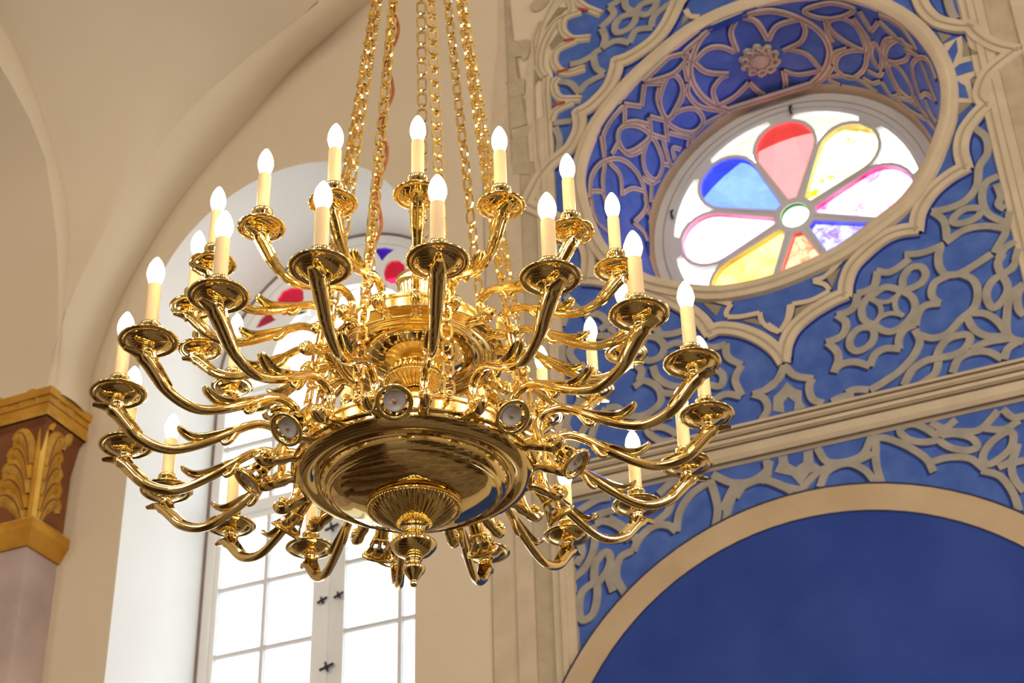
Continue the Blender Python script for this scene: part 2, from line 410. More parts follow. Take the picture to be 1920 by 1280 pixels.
o = add('blue_spandrel', poly_panel([sp], D-BLUE, BLUE), M['blue'], deco, smooth=False)
ring_ = arc_pts(AX, AZc, ARO, 0, pi)+arc_pts(AX, AZc, ARI, pi, 0)
bx = [(AX+ARO, 1.2), *ring_[:49], (AX-ARO, 1.2), (AX-ARI, 1.2), *ring_[49:], (AX+ARI, 1.2)]
o = add('arch_band', poly_panel([bx], D-.030, .030), M['band'], deco, smooth=False)
o['label'] = 'sand coloured band framing the plain blue arch'
thin = arc_pts(AX, AZc, ARO+.007, 0, pi)+arc_pts(AX, AZc, ARO-.004, pi, 0)
add('arch_outline', poly_panel([thin], D-.0315, .03), M['dark_edge'], deco, smooth=False)
thin = arc_pts(AX, AZc, ARI+.004, 0, pi)+arc_pts(AX, AZc, ARI-.005, pi, 0)
add('arch_outline', poly_panel([thin], D-.0315, .03), M['dark_edge'], deco, smooth=False)
o = add('blue_arch_field', poly_panel([[(AX+ARI, 1.2)]+arc_pts(AX, AZc, ARI, 0, pi)+[(AX-ARI, 1.2)]], D-.028, .028), M['blue_deep'], deco, smooth=False)
o['label'] = 'large plain deep blue field inside the sand coloured arch'

# cornice: stepped mouldings
ys = [(0, .010), (.018, .03), (.03, .03), (.06, .055), (.075, .055), (.085, .04), (.10, .045), (.115, .07), (.135, .07), (.145, .05), (.155, .05), (.165, .062), (.21, .055), (.235, .04), (.245, .02), (.255, .008)]
vs = []
for x in (-3.06, -.36):
    for h, dpt in ys: vs.append((x, D-dpt, ZT-h))
o = add('trim_1', (vs, grid_faces(2, len(ys))), M['stone_light'], smooth=False)
tag(o, 'horizontal stone coloured cornice band between the round window and blue arch', 'cornice', 'structure')
for h0, h1 in ((.05, .056), (.098, .104), (.15, .155), (.235, .241)):
    add('groove_line', box(-3.06, -.36, D-.0725 if h0 < .2 else D-.05, D-.01, ZT-h1, ZT-h0), M['stone_line'], o, smooth=False)
# vertical fillets, left bundle and right bundle (u from, to, proud, material)
pil = empty('trim_2', (0, 0, 0)); tag(pil, 'grey stone coloured ribbed pilaster strips left of the blue painting', 'pilaster', 'structure')
for a, b_, d_, m_ in ((-3.562, -3.41, .004, 'stone_light'), (-3.41, -3.30, .010, 'stone_light'), (-3.30, -3.19, .006, 'stone_warm'), (-3.19, -3.145, .015, 'stone_light'), (-3.145, -3.11, .023, 'stone_light'), (-3.11, -3.055, .013, 'stone_light')):
    add('fillet', box(a, b_, D-d_, D, 1.0, 6.98+CH if b_ < -3.15 else 7.3+CH), M[m_], pil, smooth=False)
for u_, d_ in ((-3.566, .005), (-3.412, .011), (-3.299, .011), (-3.190, .016), (-3.145, .024), (-3.058, .014)):
    add('groove_line', box(u_-.0025, u_+.0025, D-d_, D, 1.0, 6.95+CH), M['stone_line'], pil, smooth=False)
pil = empty('trim_3', (0, 0, 0)); tag(pil, 'stone coloured ribbed pilaster strips right of the blue painting', 'pilaster', 'structure')
for a, b_, d_, m_ in ((-.37, -.33, .012, 'stone_light'), (-.33, -.29, .018, 'stone_light'), (-.29, -.235, .012, 'stone_light'), (-.235, -.085, .005, 'stone_warm'), (-.085, .06, .011, 'stone_light')):
    add('fillet', box(a, b_, D-d_, D, 1.0, 9.9+CH-.9), M[m_], pil, smooth=False)
for u_, d_ in ((-.372, .013), (-.330, .0188), (-.290, .0188), (-.235, .0128), (-.085, .0118)):
    add('groove_line', box(u_-.003, u_+.003, D-d_, D, 1.0, 9+CH), M['stone_line'], pil, smooth=False)

# ogee frame and ring round the opening
R1 = offset_loop(oc_loop, .105)
n_ = len(oc_loop); vs = []
for k, (off, dd) in enumerate(((0, 0), (.0, .035), (.03, .05), (.05, .05), (.06, .036), (.095, .036), (.105, 0))):
    vs += [(p[0], D-dd, p[1]) for p in offset_loop(oc_loop, off)]
o = add('oculus_moulding', (vs, grid_faces(7, n_, False, True)), M['stone_light'], deco, smooth=True); autosmooth(o, 30)
OG = [[(1271, 6), (1250, 49), (1224, 81), (1182, 109), (1158, 118)], [(1158, 118), (1153, 140), (1141, 167), (1112, 198), (1086, 214)], [(1086, 214), (1088, 235), (1083, 255), (1066, 283), (1034, 309), (1010, 340), (988, 385)],
      [(988, 385), (1010, 395), (1050, 415), (1085, 440), (1102, 470), (1104, 500), (1100, 524)], [(1100, 524), (1125, 526), (1169, 534), (1231, 553), (1275, 572), (1312, 598), (1332, 624)],
      [(1332, 624), (1352, 617), (1390, 621), (1427, 636), (1455, 657), (1469, 676)], [(1469, 676), (1474, 645), (1490, 616), (1522, 588), (1560, 565), (1584, 554)], [(1584, 554), (1587, 530), (1598, 502), (1620, 478), (1654, 450), (1685, 436), (1718, 431)],
      [(1718, 431), (1724, 398), (1747, 362), (1779, 334), (1810, 316)], [(1810, 316), (1802, 284), (1807, 253), (1826, 224), (1850, 199)], [(1850, 199), (1838, 178), (1854, 138), (1905, 97)], [(1905, 97), (1868, 88), (1836, 70), (1820, 52)], [(1820, 52), (1792, 51), (1759, 42), (1736, 22), (1724, -2), (1715, -40)], [(1271, 6), (1290, -20)]]
def longer(seg, d=6):
    def e(a, b_):
        l_ = hypot(a[0]-b_[0], a[1]-b_[1]); return (a[0]+(a[0]-b_[0])/l_*d, a[1]+(a[1]-b_[1])/l_*d)
    return [e(seg[0], seg[1])]+list(seg)+[e(seg[-1], seg[-2])]
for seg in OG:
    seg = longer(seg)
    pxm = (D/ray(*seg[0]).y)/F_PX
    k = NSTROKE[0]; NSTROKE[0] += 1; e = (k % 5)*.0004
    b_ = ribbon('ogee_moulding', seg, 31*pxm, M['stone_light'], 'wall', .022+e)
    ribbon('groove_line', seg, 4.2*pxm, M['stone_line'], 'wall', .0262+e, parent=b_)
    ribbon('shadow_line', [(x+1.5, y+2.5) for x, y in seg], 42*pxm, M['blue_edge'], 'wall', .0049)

ZA = ((1440, 480), 4.0)
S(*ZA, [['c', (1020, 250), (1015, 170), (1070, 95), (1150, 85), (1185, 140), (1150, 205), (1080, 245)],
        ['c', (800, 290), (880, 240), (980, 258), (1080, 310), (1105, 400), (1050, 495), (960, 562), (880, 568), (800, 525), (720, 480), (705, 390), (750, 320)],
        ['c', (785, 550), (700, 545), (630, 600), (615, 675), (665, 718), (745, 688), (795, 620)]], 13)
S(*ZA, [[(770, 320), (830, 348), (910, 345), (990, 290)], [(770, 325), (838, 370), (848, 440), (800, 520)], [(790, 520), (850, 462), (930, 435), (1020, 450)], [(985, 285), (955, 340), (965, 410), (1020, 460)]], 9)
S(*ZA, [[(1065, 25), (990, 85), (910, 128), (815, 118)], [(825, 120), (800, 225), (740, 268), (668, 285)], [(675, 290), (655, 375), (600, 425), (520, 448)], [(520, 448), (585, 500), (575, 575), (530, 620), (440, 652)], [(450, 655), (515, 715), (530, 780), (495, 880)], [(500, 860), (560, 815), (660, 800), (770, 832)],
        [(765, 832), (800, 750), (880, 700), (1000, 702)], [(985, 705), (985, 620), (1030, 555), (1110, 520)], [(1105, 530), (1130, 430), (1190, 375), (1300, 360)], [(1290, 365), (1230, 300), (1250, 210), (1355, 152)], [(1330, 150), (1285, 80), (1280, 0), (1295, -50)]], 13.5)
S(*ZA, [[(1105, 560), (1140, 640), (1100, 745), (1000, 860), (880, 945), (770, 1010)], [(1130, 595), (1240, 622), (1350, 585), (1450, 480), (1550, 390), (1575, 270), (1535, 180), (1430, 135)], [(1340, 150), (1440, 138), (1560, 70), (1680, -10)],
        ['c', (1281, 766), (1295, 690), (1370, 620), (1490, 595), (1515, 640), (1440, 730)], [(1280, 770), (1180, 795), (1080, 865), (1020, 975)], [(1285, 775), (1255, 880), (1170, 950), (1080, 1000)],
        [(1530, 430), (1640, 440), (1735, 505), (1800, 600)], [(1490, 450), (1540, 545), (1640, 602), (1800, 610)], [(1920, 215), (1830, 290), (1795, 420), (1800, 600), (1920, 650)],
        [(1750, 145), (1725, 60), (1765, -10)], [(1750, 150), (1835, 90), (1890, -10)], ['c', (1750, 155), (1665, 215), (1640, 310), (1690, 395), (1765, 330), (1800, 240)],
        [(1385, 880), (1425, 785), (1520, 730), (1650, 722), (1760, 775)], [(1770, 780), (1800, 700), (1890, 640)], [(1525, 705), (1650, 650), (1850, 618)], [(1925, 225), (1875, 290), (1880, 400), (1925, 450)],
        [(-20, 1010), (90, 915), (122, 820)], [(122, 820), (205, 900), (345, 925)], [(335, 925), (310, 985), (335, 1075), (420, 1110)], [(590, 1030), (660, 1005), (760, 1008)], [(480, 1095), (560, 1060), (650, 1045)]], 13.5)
fill('tracery_panel', *ZA, [(40, 1165), (45, 1060), (95, 1015), (145, 950), (205, 1000), (255, 1015), (255, 1090), (290, 1140), (200, 1165), (205, 1100), (155, 1060), (118, 1100), (125, 1180)], M['stone'], .010)
ZB_ = ((1040, 540), 4.0)
S(*ZB_, [[(30, 130), (80, 200), (60, 290)], [(170, 355), (425, 360), (420, 290)], [(230, 215), (330, 200), (395, 265), (340, 320)], [(150, 420), (115, 490), (170, 570), (280, 640)],
         ['c', (690, 375), (780, 385), (825, 450), (780, 530), (690, 545), (640, 470)], [(740, 590), (770, 670), (860, 730), (980, 745), (1080, 730)], [(760, 300), (800, 350), (900, 345), (1000, 310)],
         [(830, 450), (900, 420), (980, 420)], [(1290, 425), (1200, 450), (1120, 440)], [(1285, 425), (1300, 520), (1410, 582)], [(1405, 585), (1355, 690), (1408, 815)], [(1405, 820), (1290, 800), (1190, 850)], [(1160, 730), (1245, 740), (1265, 660), (1200, 600)],
         [(600, 745), (680, 700), (780, 755), (800, 850), (735, 925), (640, 965), (540, 955), (470, 900), (390, 905)], [(635, 700), (655, 620), (600, 570)], [(790, 790), (900, 800), (1000, 830)],
         [(620, 990), (750, 985), (890, 960)], ['c', (700, 1075), (790, 1045), (890, 1080), (930, 1135), (800, 1150)], [(60, 440), (70, 560), (170, 680), (190, 850), (110, 950), (80, 1060)], [(200, 840), (285, 960), (210, 1080), (150, 1200)], [(390, 905), (330, 990), (280, 1110), (300, 1170)], [(60, 1000), (120, 1100), (110, 1230)],
         [(1490, 800), (1570, 830), (1600, 910), (1550, 1000)], [(1490, 800), (1620, 750), (1690, 660), (1720, 590)], [(90, 60), (130, 120), (230, 190), (330, 200)]], 13)
S(*ZB_, [[(1000, 60), (1160, 85), (1330, 125)], [(1325, 125), (1290, 185), (1300, 222)], [(1300, 222), (1400, 218), (1540, 190)], [(1540, 190), (1560, 260), (1625, 310), (1690, 335)], [(1690, 335), (1745, 240), (1765, 130)]], 9, mats=('stone_light', 'dark_edge'))
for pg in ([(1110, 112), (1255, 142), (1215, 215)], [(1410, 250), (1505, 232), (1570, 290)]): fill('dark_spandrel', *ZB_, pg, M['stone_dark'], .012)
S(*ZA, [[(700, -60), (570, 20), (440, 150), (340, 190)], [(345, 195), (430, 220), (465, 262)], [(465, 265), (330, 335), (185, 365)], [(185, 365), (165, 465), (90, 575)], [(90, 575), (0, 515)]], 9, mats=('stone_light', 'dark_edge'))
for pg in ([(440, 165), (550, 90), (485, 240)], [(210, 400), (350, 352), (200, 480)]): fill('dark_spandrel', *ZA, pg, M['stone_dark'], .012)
ZC = ((1050, 840), 3.556)
S(*ZC, [['c', (230, 850), (245, 760), (310, 695), (340, 745), (312, 830), (245, 905)], ['c', (240, 905), (150, 965), (130, 1080), (155, 1150), (220, 1110), (250, 1000)], [(95, 870), (170, 800), (220, 700), (235, 600), (215, 520)], [(110, 780), (150, 700), (130, 620)],
        [(440, 975), (378, 860), (400, 740), (490, 685)], [(490, 690), (540, 595), (640, 520), (730, 520), (782, 560)], [(778, 560), (800, 430), (870, 320), (1000, 225)], [(1005, 215), (1040, 330), (1055, 420), (1040, 520)], [(1110, 480), (1135, 370), (1200, 275), (1350, 215), (1500, 265), (1560, 300)], [(1085, 420), (1140, 300), (1180, 240)],
        [(1020, 180), (1150, 235), (1280, 225), (1375, 160), (1400, 90)], [(100, 440), (250, 350), (345, 330)], [(220, 460), (330, 425), (430, 400), (540, 390)], [(330, 470), (450, 545), (520, 620)], [(240, 510), (300, 490), (400, 530), (470, 620)], [(660, 310), (740, 240), (830, 195)], [(640, 500), (720, 430), (760, 330), (840, 250), (960, 190)], [(360, 960), (330, 860), (360, 760)]], 14)
ZD = ((1380, 740), 3.556)
S(*ZD, [[(0, 690), (70, 600), (200, 572), (330, 615), (440, 640)], [(430, 645), (540, 530), (640, 480), (780, 455), (915, 400)], [(560, 620), (610, 520), (740, 462), (860, 505), (940, 600)], [(205, 440), (215, 530), (170, 590)], [(545, 360), (610, 450), (740, 450), (850, 400), (905, 285)], [(935, 300), (935, 450), (970, 590)], [(900, 290), (1010, 295), (1150, 350), (1270, 430), (1320, 520)],
        [(1310, 450), (1420, 422), (1560, 428), (1660, 500)], [(1640, 510), (1760, 545), (1845, 650), (1890, 780)], ['c', (1095, 240), (1150, 300), (1260, 320), (1350, 295), (1260, 225), (1170, 200)], ['c', (1350, 290), (1450, 265), (1570, 290), (1610, 350), (1540, 375), (1420, 350)],
        ['c', (1645, 430), (1690, 335), (1800, 255), (1850, 270), (1825, 370), (1700, 465)], [(1340, 245), (1500, 250), (1630, 235), (1750, 110)], [(1470, 170), (1390, 225), (1300, 190)], [(1660, 230), (1790, 235), (1890, 175)], [(1780, 100), (1850, 155), (1925, 145)], [(1925, 440), (1845, 470), (1855, 560), (1925, 650)], [(1880, 330), (1840, 440), (1750, 490)]], 13)
fill('tracery_panel', *ZD, [(285, 420), (345, 408), (352, 460), (400, 490), (452, 455), (455, 388), (515, 372), (520, 455), (575, 490), (490, 530), (435, 610), (375, 545), (260, 520), (290, 460)], M['stone'], .012)
ZE = ((1700, 300), 3.048)
S(*ZE, [[(150, 300), (215, 355), (232, 460)], [(225, 475), (330, 405), (450, 382), (560, 395)], ['c', (430, 285), (335, 285), (262, 345), (300, 368), (390, 340)], [(525, 97), (455, 135), (432, 220), (465, 310), (570, 365)], [(590, 300), (570, 410), (500, 535)], [(-10, 545), (90, 535), (215, 488)], [(195, 495), (185, 540)], [(525, 570), (560, 510), (625, 470)], [(620, 580), (640, 510)]], 13)
S((1560, 200), 3.2, [[(855, 130), (925, 190), (935, 280), (885, 365), (870, 480), (800, 570), (700, 615), (600, 635)], [(990, 470), (1015, 540), (1000, 590), (1040, 620)]], 13)
ZF = ((1680, 0), 3.555)
S(*ZF, [[(340, -30), (365, 70), (400, 135)]], 14)
fill('tracery_panel', *ZF, [(320, 300), (440, 245), (460, 370), (690, 390), (495, 535), (530, 690), (400, 690), (384, 520), (362, 420)], M['stone_light'], .010)
for pg in ([(330, 375), (405, 270), (415, 345), (372, 455)], [(372, 485), (425, 435), (508, 412), (520, 480), (385, 522)], [(392, 535), (465, 580), (488, 662), (405, 655)]): fill('blue_petal', *ZF, pg, M['blue'], .013)
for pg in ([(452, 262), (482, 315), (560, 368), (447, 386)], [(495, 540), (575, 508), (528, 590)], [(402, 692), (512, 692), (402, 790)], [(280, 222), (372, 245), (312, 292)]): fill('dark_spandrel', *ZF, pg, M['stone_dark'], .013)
ZG = ((1000, 0), 3.84)
S(*ZG, [['c', (735, 110), (645, 125), (590, 185), (605, 240), (680, 218), (730, 160)], [(660, -20), (670, 55), (740, 95), (820, 110), (880, 50), (890, -20)], [(740, 85), (790, 35), (870, 10)], [(630, 5), (545, 55)], [(555, 55), (580, 110), (490, 205)], [(495, 210), (520, 275), (500, 350)], [(500, 350), (600, 300), (700, 315)], [(690, 315), (745, 225), (865, 205)], [(850, 205), (875, 120), (1000, 20)],
        [(490, 360), (440, 400), (455, 490), (515, 535)], [(515, 540), (390, 605), (330, 670)], [(440, 400), (350, 450), (270, 470)], [(170, 590), (270, 605), (340, 680)], [(150, 890), (280, 875)], [(160, 920), (190, 1010), (180, 1120)]], 12)
S(*ZG, [[(125, 1170), (110, 900), (95, 700), (95, 560)], [(80, 560), (40, 480), (60, 330), (150, 170), (270, 90), (260, -10)], [(20, 480), (10, 300), (60, 160)], [(345, 80), (225, 130), (212, 220), (280, 278), (410, 272)], [(310, 290), (170, 360), (152, 460), (230, 525), (375, 490)], [(185, 560), (150, 620), (190, 705), (345, 712)], [(290, 735), (165, 795), (125, 880)], [(300, -10), (370, 50), (490, 100)]], 13, mats=('stone_light', 'stone_line'), line=True)
for a, b_ in (((330, 70), (400, 86)), ((220, 302), (300, 290)), ((175, 528), (260, 508)), ((145, 768), (235, 744))):
    ribbon('red_dash', [(1000+a[0]/3.84, a[1]/3.84), (1000+b_[0]/3.84, b_[1]/3.84)], .024, M['red'], 'wall', .018)
S(*ZG, [[(1100, 75), (1130, 120), (1200, 128)]], 10, mats=('stone_light', 'dark_edge'))
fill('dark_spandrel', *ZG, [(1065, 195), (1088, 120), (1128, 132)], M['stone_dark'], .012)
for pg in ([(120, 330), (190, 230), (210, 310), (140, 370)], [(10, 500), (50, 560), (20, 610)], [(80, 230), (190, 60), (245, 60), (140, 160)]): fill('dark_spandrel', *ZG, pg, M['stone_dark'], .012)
# painted pinnacle left of the blue field
pin = empty('painted_pinnacle', (0, 0, 0)); tag(pin, 'grey painted gothic pinnacle with crockets left of the blue field', 'wall painting', 'structure')
ZH = ((900, 0), 4.265)
def pf(name, pts, mat, lift):
    if name == 'crocket': pts = [(q_.x, q_.y) for q_ in catmull([(x, y, 0) for x, y in pts], 4, True)]
    return fill(name, *ZH, pts, M[mat], lift, pin)
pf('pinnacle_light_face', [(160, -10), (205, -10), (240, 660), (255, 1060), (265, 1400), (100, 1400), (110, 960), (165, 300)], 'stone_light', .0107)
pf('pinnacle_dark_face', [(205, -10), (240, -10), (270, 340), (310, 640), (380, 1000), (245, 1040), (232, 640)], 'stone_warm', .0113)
pf('pinnacle_cap', [(270, 1080), (290, 1040), (425, 1005), (400, 1070), (385, 1095), (265, 1130)], 'stone_warm', .0135)
pf('pinnacle_shaft', [(255, 1125), (385, 1095), (404, 1400), (266, 1400)], 'stone_warm', .0125)
pf('gable_edge', [(610, -10), (560, 60), (450, 300), (400, 450), (370, 640), (375, 900), (400, 1300), (470, 1300), (440, 900), (440, 600), (480, 400), (540, 200), (680, -10)], 'stone_light', .0119)
pf('crocket', [(245, 340), (300, 335), (400, 330), (395, 440), (360, 490), (330, 460), (270, 465), (245, 420), (265, 380)], 'stone_warm', .0143)
pf('crocket', [(215, 665), (280, 655), (360, 640), (355, 760), (330, 765), (280, 785), (225, 785), (240, 720)], 'stone_warm', .0143)
pf('crocket', [(500, -10), (430, 20), (410, 70), (440, 100), (490, 85), (540, 40), (560, -10)], 'stone_warm', .0143)
for pts in ([(205, -10), (222, 400), (240, 900), (262, 1300)], [(240, 60), (270, 340)], [(350, 790), (385, 1010)], [(300, 470), (325, 640)], [(440, 560), (445, 900), (470, 1300)], [(610, -10), (500, 220), (440, 480)], [(250, 340), (300, 345), (345, 400)], [(215, 670), (290, 665), (305, 700)], [(385, 1095), (398, 1290)]):
    ribbon('painted_line', [(900+x/4.265, y/4.265) for x, y in pts], .009, M['stone_line'], 'wall', .0155, parent=pin)

# tracery on the splayed reveal
RV = 'reveal'
ring_px = [(1294, 120), (1299, 156), (1323, 187), (1359, 203), (1406, 202), (1440, 190), (1473, 178), (1509, 164), (1534, 145), (1551, 122), (1556, 94), (1544, 66), (1516, 42), (1478, 26), (1450, 20), (1427, 21), (1385, 29), (1346, 44), (1312, 73)]
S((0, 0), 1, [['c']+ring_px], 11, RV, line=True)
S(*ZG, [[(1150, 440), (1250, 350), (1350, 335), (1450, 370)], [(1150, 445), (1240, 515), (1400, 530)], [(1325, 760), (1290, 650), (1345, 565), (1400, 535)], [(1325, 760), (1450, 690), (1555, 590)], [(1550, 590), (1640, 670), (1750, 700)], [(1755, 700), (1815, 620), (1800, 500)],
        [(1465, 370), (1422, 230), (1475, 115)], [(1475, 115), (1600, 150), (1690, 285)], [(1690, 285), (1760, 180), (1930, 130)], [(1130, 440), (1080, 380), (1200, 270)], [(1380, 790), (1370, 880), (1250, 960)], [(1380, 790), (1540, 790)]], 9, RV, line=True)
Z7 = ((1450, 0), 4.266)
S(*Z7, [[(385, 555), (270, 430), (130, 388)], [(385, 560), (200, 590), (80, 560)], [(80, 400), (220, 330), (258, 240), (235, 170)],
        ['c', (250, 85), (330, 45), (480, 20), (645, 65), (590, 115), (480, 145), (340, 130)], ['c', (470, 150), (560, 140), (680, 220), (740, 390), (620, 350), (500, 270), (440, 190)], ['c', (740, 405), (620, 400), (520, 450), (510, 550), (620, 620), (720, 560), (752, 470)],
        [(420, 165), (440, 260), (480, 330)], [(470, 500), (490, 420), (600, 382)], [(690, 85), (790, 245)], [(790, 245), (850, 165)], [(850, 165), (990, 300)], [(990, 300), (905, 315), (872, 400)], ['c', (812, 340), (868, 440), (858, 545), (788, 440)], [(640, 140), (770, 330), (745, 480)], [(872, 390), (900, 500), (960, 640), (1020, 760)],
        ['c', (1010, 312), (920, 370), (908, 470), (1000, 495), (1080, 455), (1060, 360)], ['c', (930, 505), (1010, 540), (1100, 680), (1120, 790), (1020, 720), (950, 600)], [(850, 115), (1000, 190), (1100, 310), (1150, 400)], [(900, 220), (1000, 310), (1130, 395)], [(430, 612), (560, 600), (700, 640), (830, 735)], [(440, 630), (600, 700), (810, 745)], [(720, 620), (800, 665)], [(800, 665), (870, 645)], [(870, 645), (950, 765), (1020, 750)],
        [(1130, 620), (1120, 510), (1180, 455), (1250, 490), (1310, 640)], [(1130, 620), (1180, 765), (1225, 745), (1300, 790)], [(1180, 480), (1240, 640), (1310, 820)], [(1060, 395), (1140, 430), (1170, 470)], ['c', (990, 785), (1100, 800), (1200, 890), (1240, 950), (1100, 880)], [(1220, 790), (1260, 900), (1320, 990)], [(1130, 760), (1180, 860), (1250, 970), (1320, 1050)], [(760, 560), (850, 600), (880, 560)], [(300, 690), (420, 610), (480, 520)], [(300, 700), (600, 720)]], 8, RV, line=True)
Z5 = ((1090, 0), 4.267)
S(*Z5, [['c', (490, 650), (560, 540), (690, 460), (845, 430), (805, 515), (700, 600)], [(330, 830), (475, 850)], [(475, 850), (500, 665)], [(500, 665), (650, 665)], [(340, 830), (340, 985)], [(340, 985), (430, 970), (545, 1000)], [(620, 690), (605, 800), (665, 955)], [(535, 930), (665, 960)], [(535, 930), (550, 1070)], [(550, 1070), (670, 1110)], [(665, 960), (680, 1130)],
        ['c', (680, 945), (620, 810), (680, 625), (755, 605), (805, 710), (750, 860)], ['c', (680, 965), (790, 880), (910, 870), (970, 960), (900, 1050), (780, 1040)], ['c', (540, 1080), (440, 1005), (320, 1015), (285, 1110), (350, 1215), (460, 1170)],
        [(690, 1060), (860, 1100)], [(860, 1100), (840, 1215)], [(840, 1215), (730, 1180), (740, 1270)], [(850, 660), (855, 760), (950, 850), (1130, 885)], [(960, 1000), (1130, 910)], [(1130, 910), (1140, 1000), (1060, 1090)], [(970, 1000), (880, 1100), (845, 1230)], [(180, 1200), (170, 1090), (230, 960), (330, 850)], [(820, 520), (850, 640), (880, 480)], [(780, 860), (700, 960)], [(850, 690), (770, 850)]], 8.5, RV, line=True)
Z6 = ((1050, 200), 3.557)
S(*Z6, [['c', (600, 205), (550, 320), (570, 440), (640, 485), (680, 380), (650, 270)], [(195, 620), (205, 470), (280, 370), (400, 350), (500, 430), (555, 550), (565, 680), (490, 775)], [(295, 370), (280, 500), (300, 640), (340, 800)], [(320, 370), (395, 460), (410, 600)], [(190, 565), (270, 570), (300, 630)], [(410, 580), (480, 545), (560, 565)], [(200, 600), (230, 750), (330, 850)], [(270, 190), (290, 340)], [(385, 235), (340, 320)], [(380, 260), (460, 320), (545, 290)],
        [(540, 470), (605, 510), (660, 480)], [(605, 510), (600, 640)], [(600, 640), (690, 620), (760, 500)], [(560, 600), (600, 800), (605, 1000)], [(480, 770), (560, 850), (600, 980)], [(680, 380), (780, 400)], [(680, 220), (730, 400)]], 8.5, RV, line=True)
# carved rosette boss on the reveal
h = BV_REV.ray_cast(O3, ray(1424, 112)); bp_, bn = h[0], h[1]
if bn.dot(bp_-O3) > 0: bn = -bn
q = bn.to_track_quat('Z', 'Y').to_matrix().to_4x4(); Mb = Matrix.Translation(bp_) @ q
boss = empty('rosette_boss'); tag(boss, 'small carved stone rosette boss above the round window', 'rosette', 'structure')
pr = [(.0001, .035), (.03, .034), (.05, .028), (.056, .018), (.06, .022), (.066, .022), (.07, .01), (.072, 0)]
add('boss_centre', [xf(lathe(pr, 32), Mb)], M['rib_pink'], boss)
add('petal_ring', [xf(ball((.088*cos(a), .088*sin(a), .004), .021, 8, 6, (1, 1, .9)), Mb) for a in [2*pi*k/16 for k in range(16)]], M['rib_pink'], boss)
for k in range(10):
    a = 2*pi*k/10; Mk = Mb @ Matrix.Rotation(a, 4, 'Z')
    pth = [(.10+.026*cos(t_)*(1-.12*t_/pi), .030*sin(t_)*(1-.12*t_/pi), .008+.004*t_) for t_ in [k2*2.6*pi/14-pi*.6 for k2 in range(15)]]
    add('carved_petal', [xf(tube(pth, .009, 6), Mk), xf(ball((.122, 0, .004), .024, 8, 6, (1, 1.25, .7)), Mk)], M['rib_pink'], boss)

# ------------------------------------------------------------------ round stained glass window
win = empty('window_2', (OCX, OCY, OCZ)); tag(win, 'round stained glass window with eight coloured petals in a white frame', 'window', 'structure')
def flat_ring(r0, r1, y0, y1, n=64):
    pr = [(r0, y1), (r0, y0), (r1, y0), (r1, y1)]
    v, f = lathe(pr, n); return [(p[0], p[2], p[1]) for p in v], f
o = add('window_frame', [flat_ring(.865, .975, -.03, .05), flat_ring(.832, .868, -.012, .05)], M['frame'], win, smooth=False); autosmooth(o, 30)
add('frame_groove', flat_ring(.90, .906, -.034, -.02), M['stone_line'], win, smooth=False)
def teardrop(r0, rc, rr, hw0, n=14):
    """petal outline pointing +x: base at r0 (half width hw0), round end of radius rr centred at rc"""
    al = math.acos(max(-1, min(1, (hw0-rr)/(rc-r0)*0+ (rr-hw0)/(rc-r0))))
    pts = [(r0, -hw0)]
    a1 = pi/2+math.asin((rr-hw0)/(rc-r0))
    for k in range(n+1):
        a = -a1+2*a1*k/n; pts.append((rc+rr*cos(a), rr*sin(a)))
    pts.append((r0, hw0)); return pts
def band_loop(pts, wd, y0, y1):
    """closed band of width wd just outside the outline"""
    N = len(pts); inn = [V((*p, 0)) for p in pts]; outp = []
    for i in range(N):
        a = (inn[i]-inn[i-1]).normalized(); b_ = (inn[(i+1) % N]-inn[i]).normalized(); t_ = (a+b_)
        t_ = t_.normalized() if t_.length > 1e-6 else a
        nn = V((t_.y, -t_.x, 0)); k = 1/max(.5, nn.dot(V((a.y, -a.x, 0)))); outp.append(inn[i]+nn*wd*k)
    vs = [(p.x, y1, p.y) for p in inn]+[(p.x, y0, p.y) for p in inn]+[(p.x, y0, p.y) for p in outp]+[(p.x, y1, p.y) for p in outp]
    return vs, grid_faces(4, N, False, True)
def flat_poly(pts, y, th=.006): return poly_panel([pts], y, th)
pet = teardrop(.140, .580, .200, .026)
cols = ['pink', 'yellow', 'red', 'blue', 'pinkw', 'yellowp', 'redm', 'violet']     # anticlockwise from just above the right
PH0 = 0
names = ['pink', 'yellow', 'red', 'blue and violet', 'pale pink', 'pale yellow', 'mottled red', 'mottled violet']
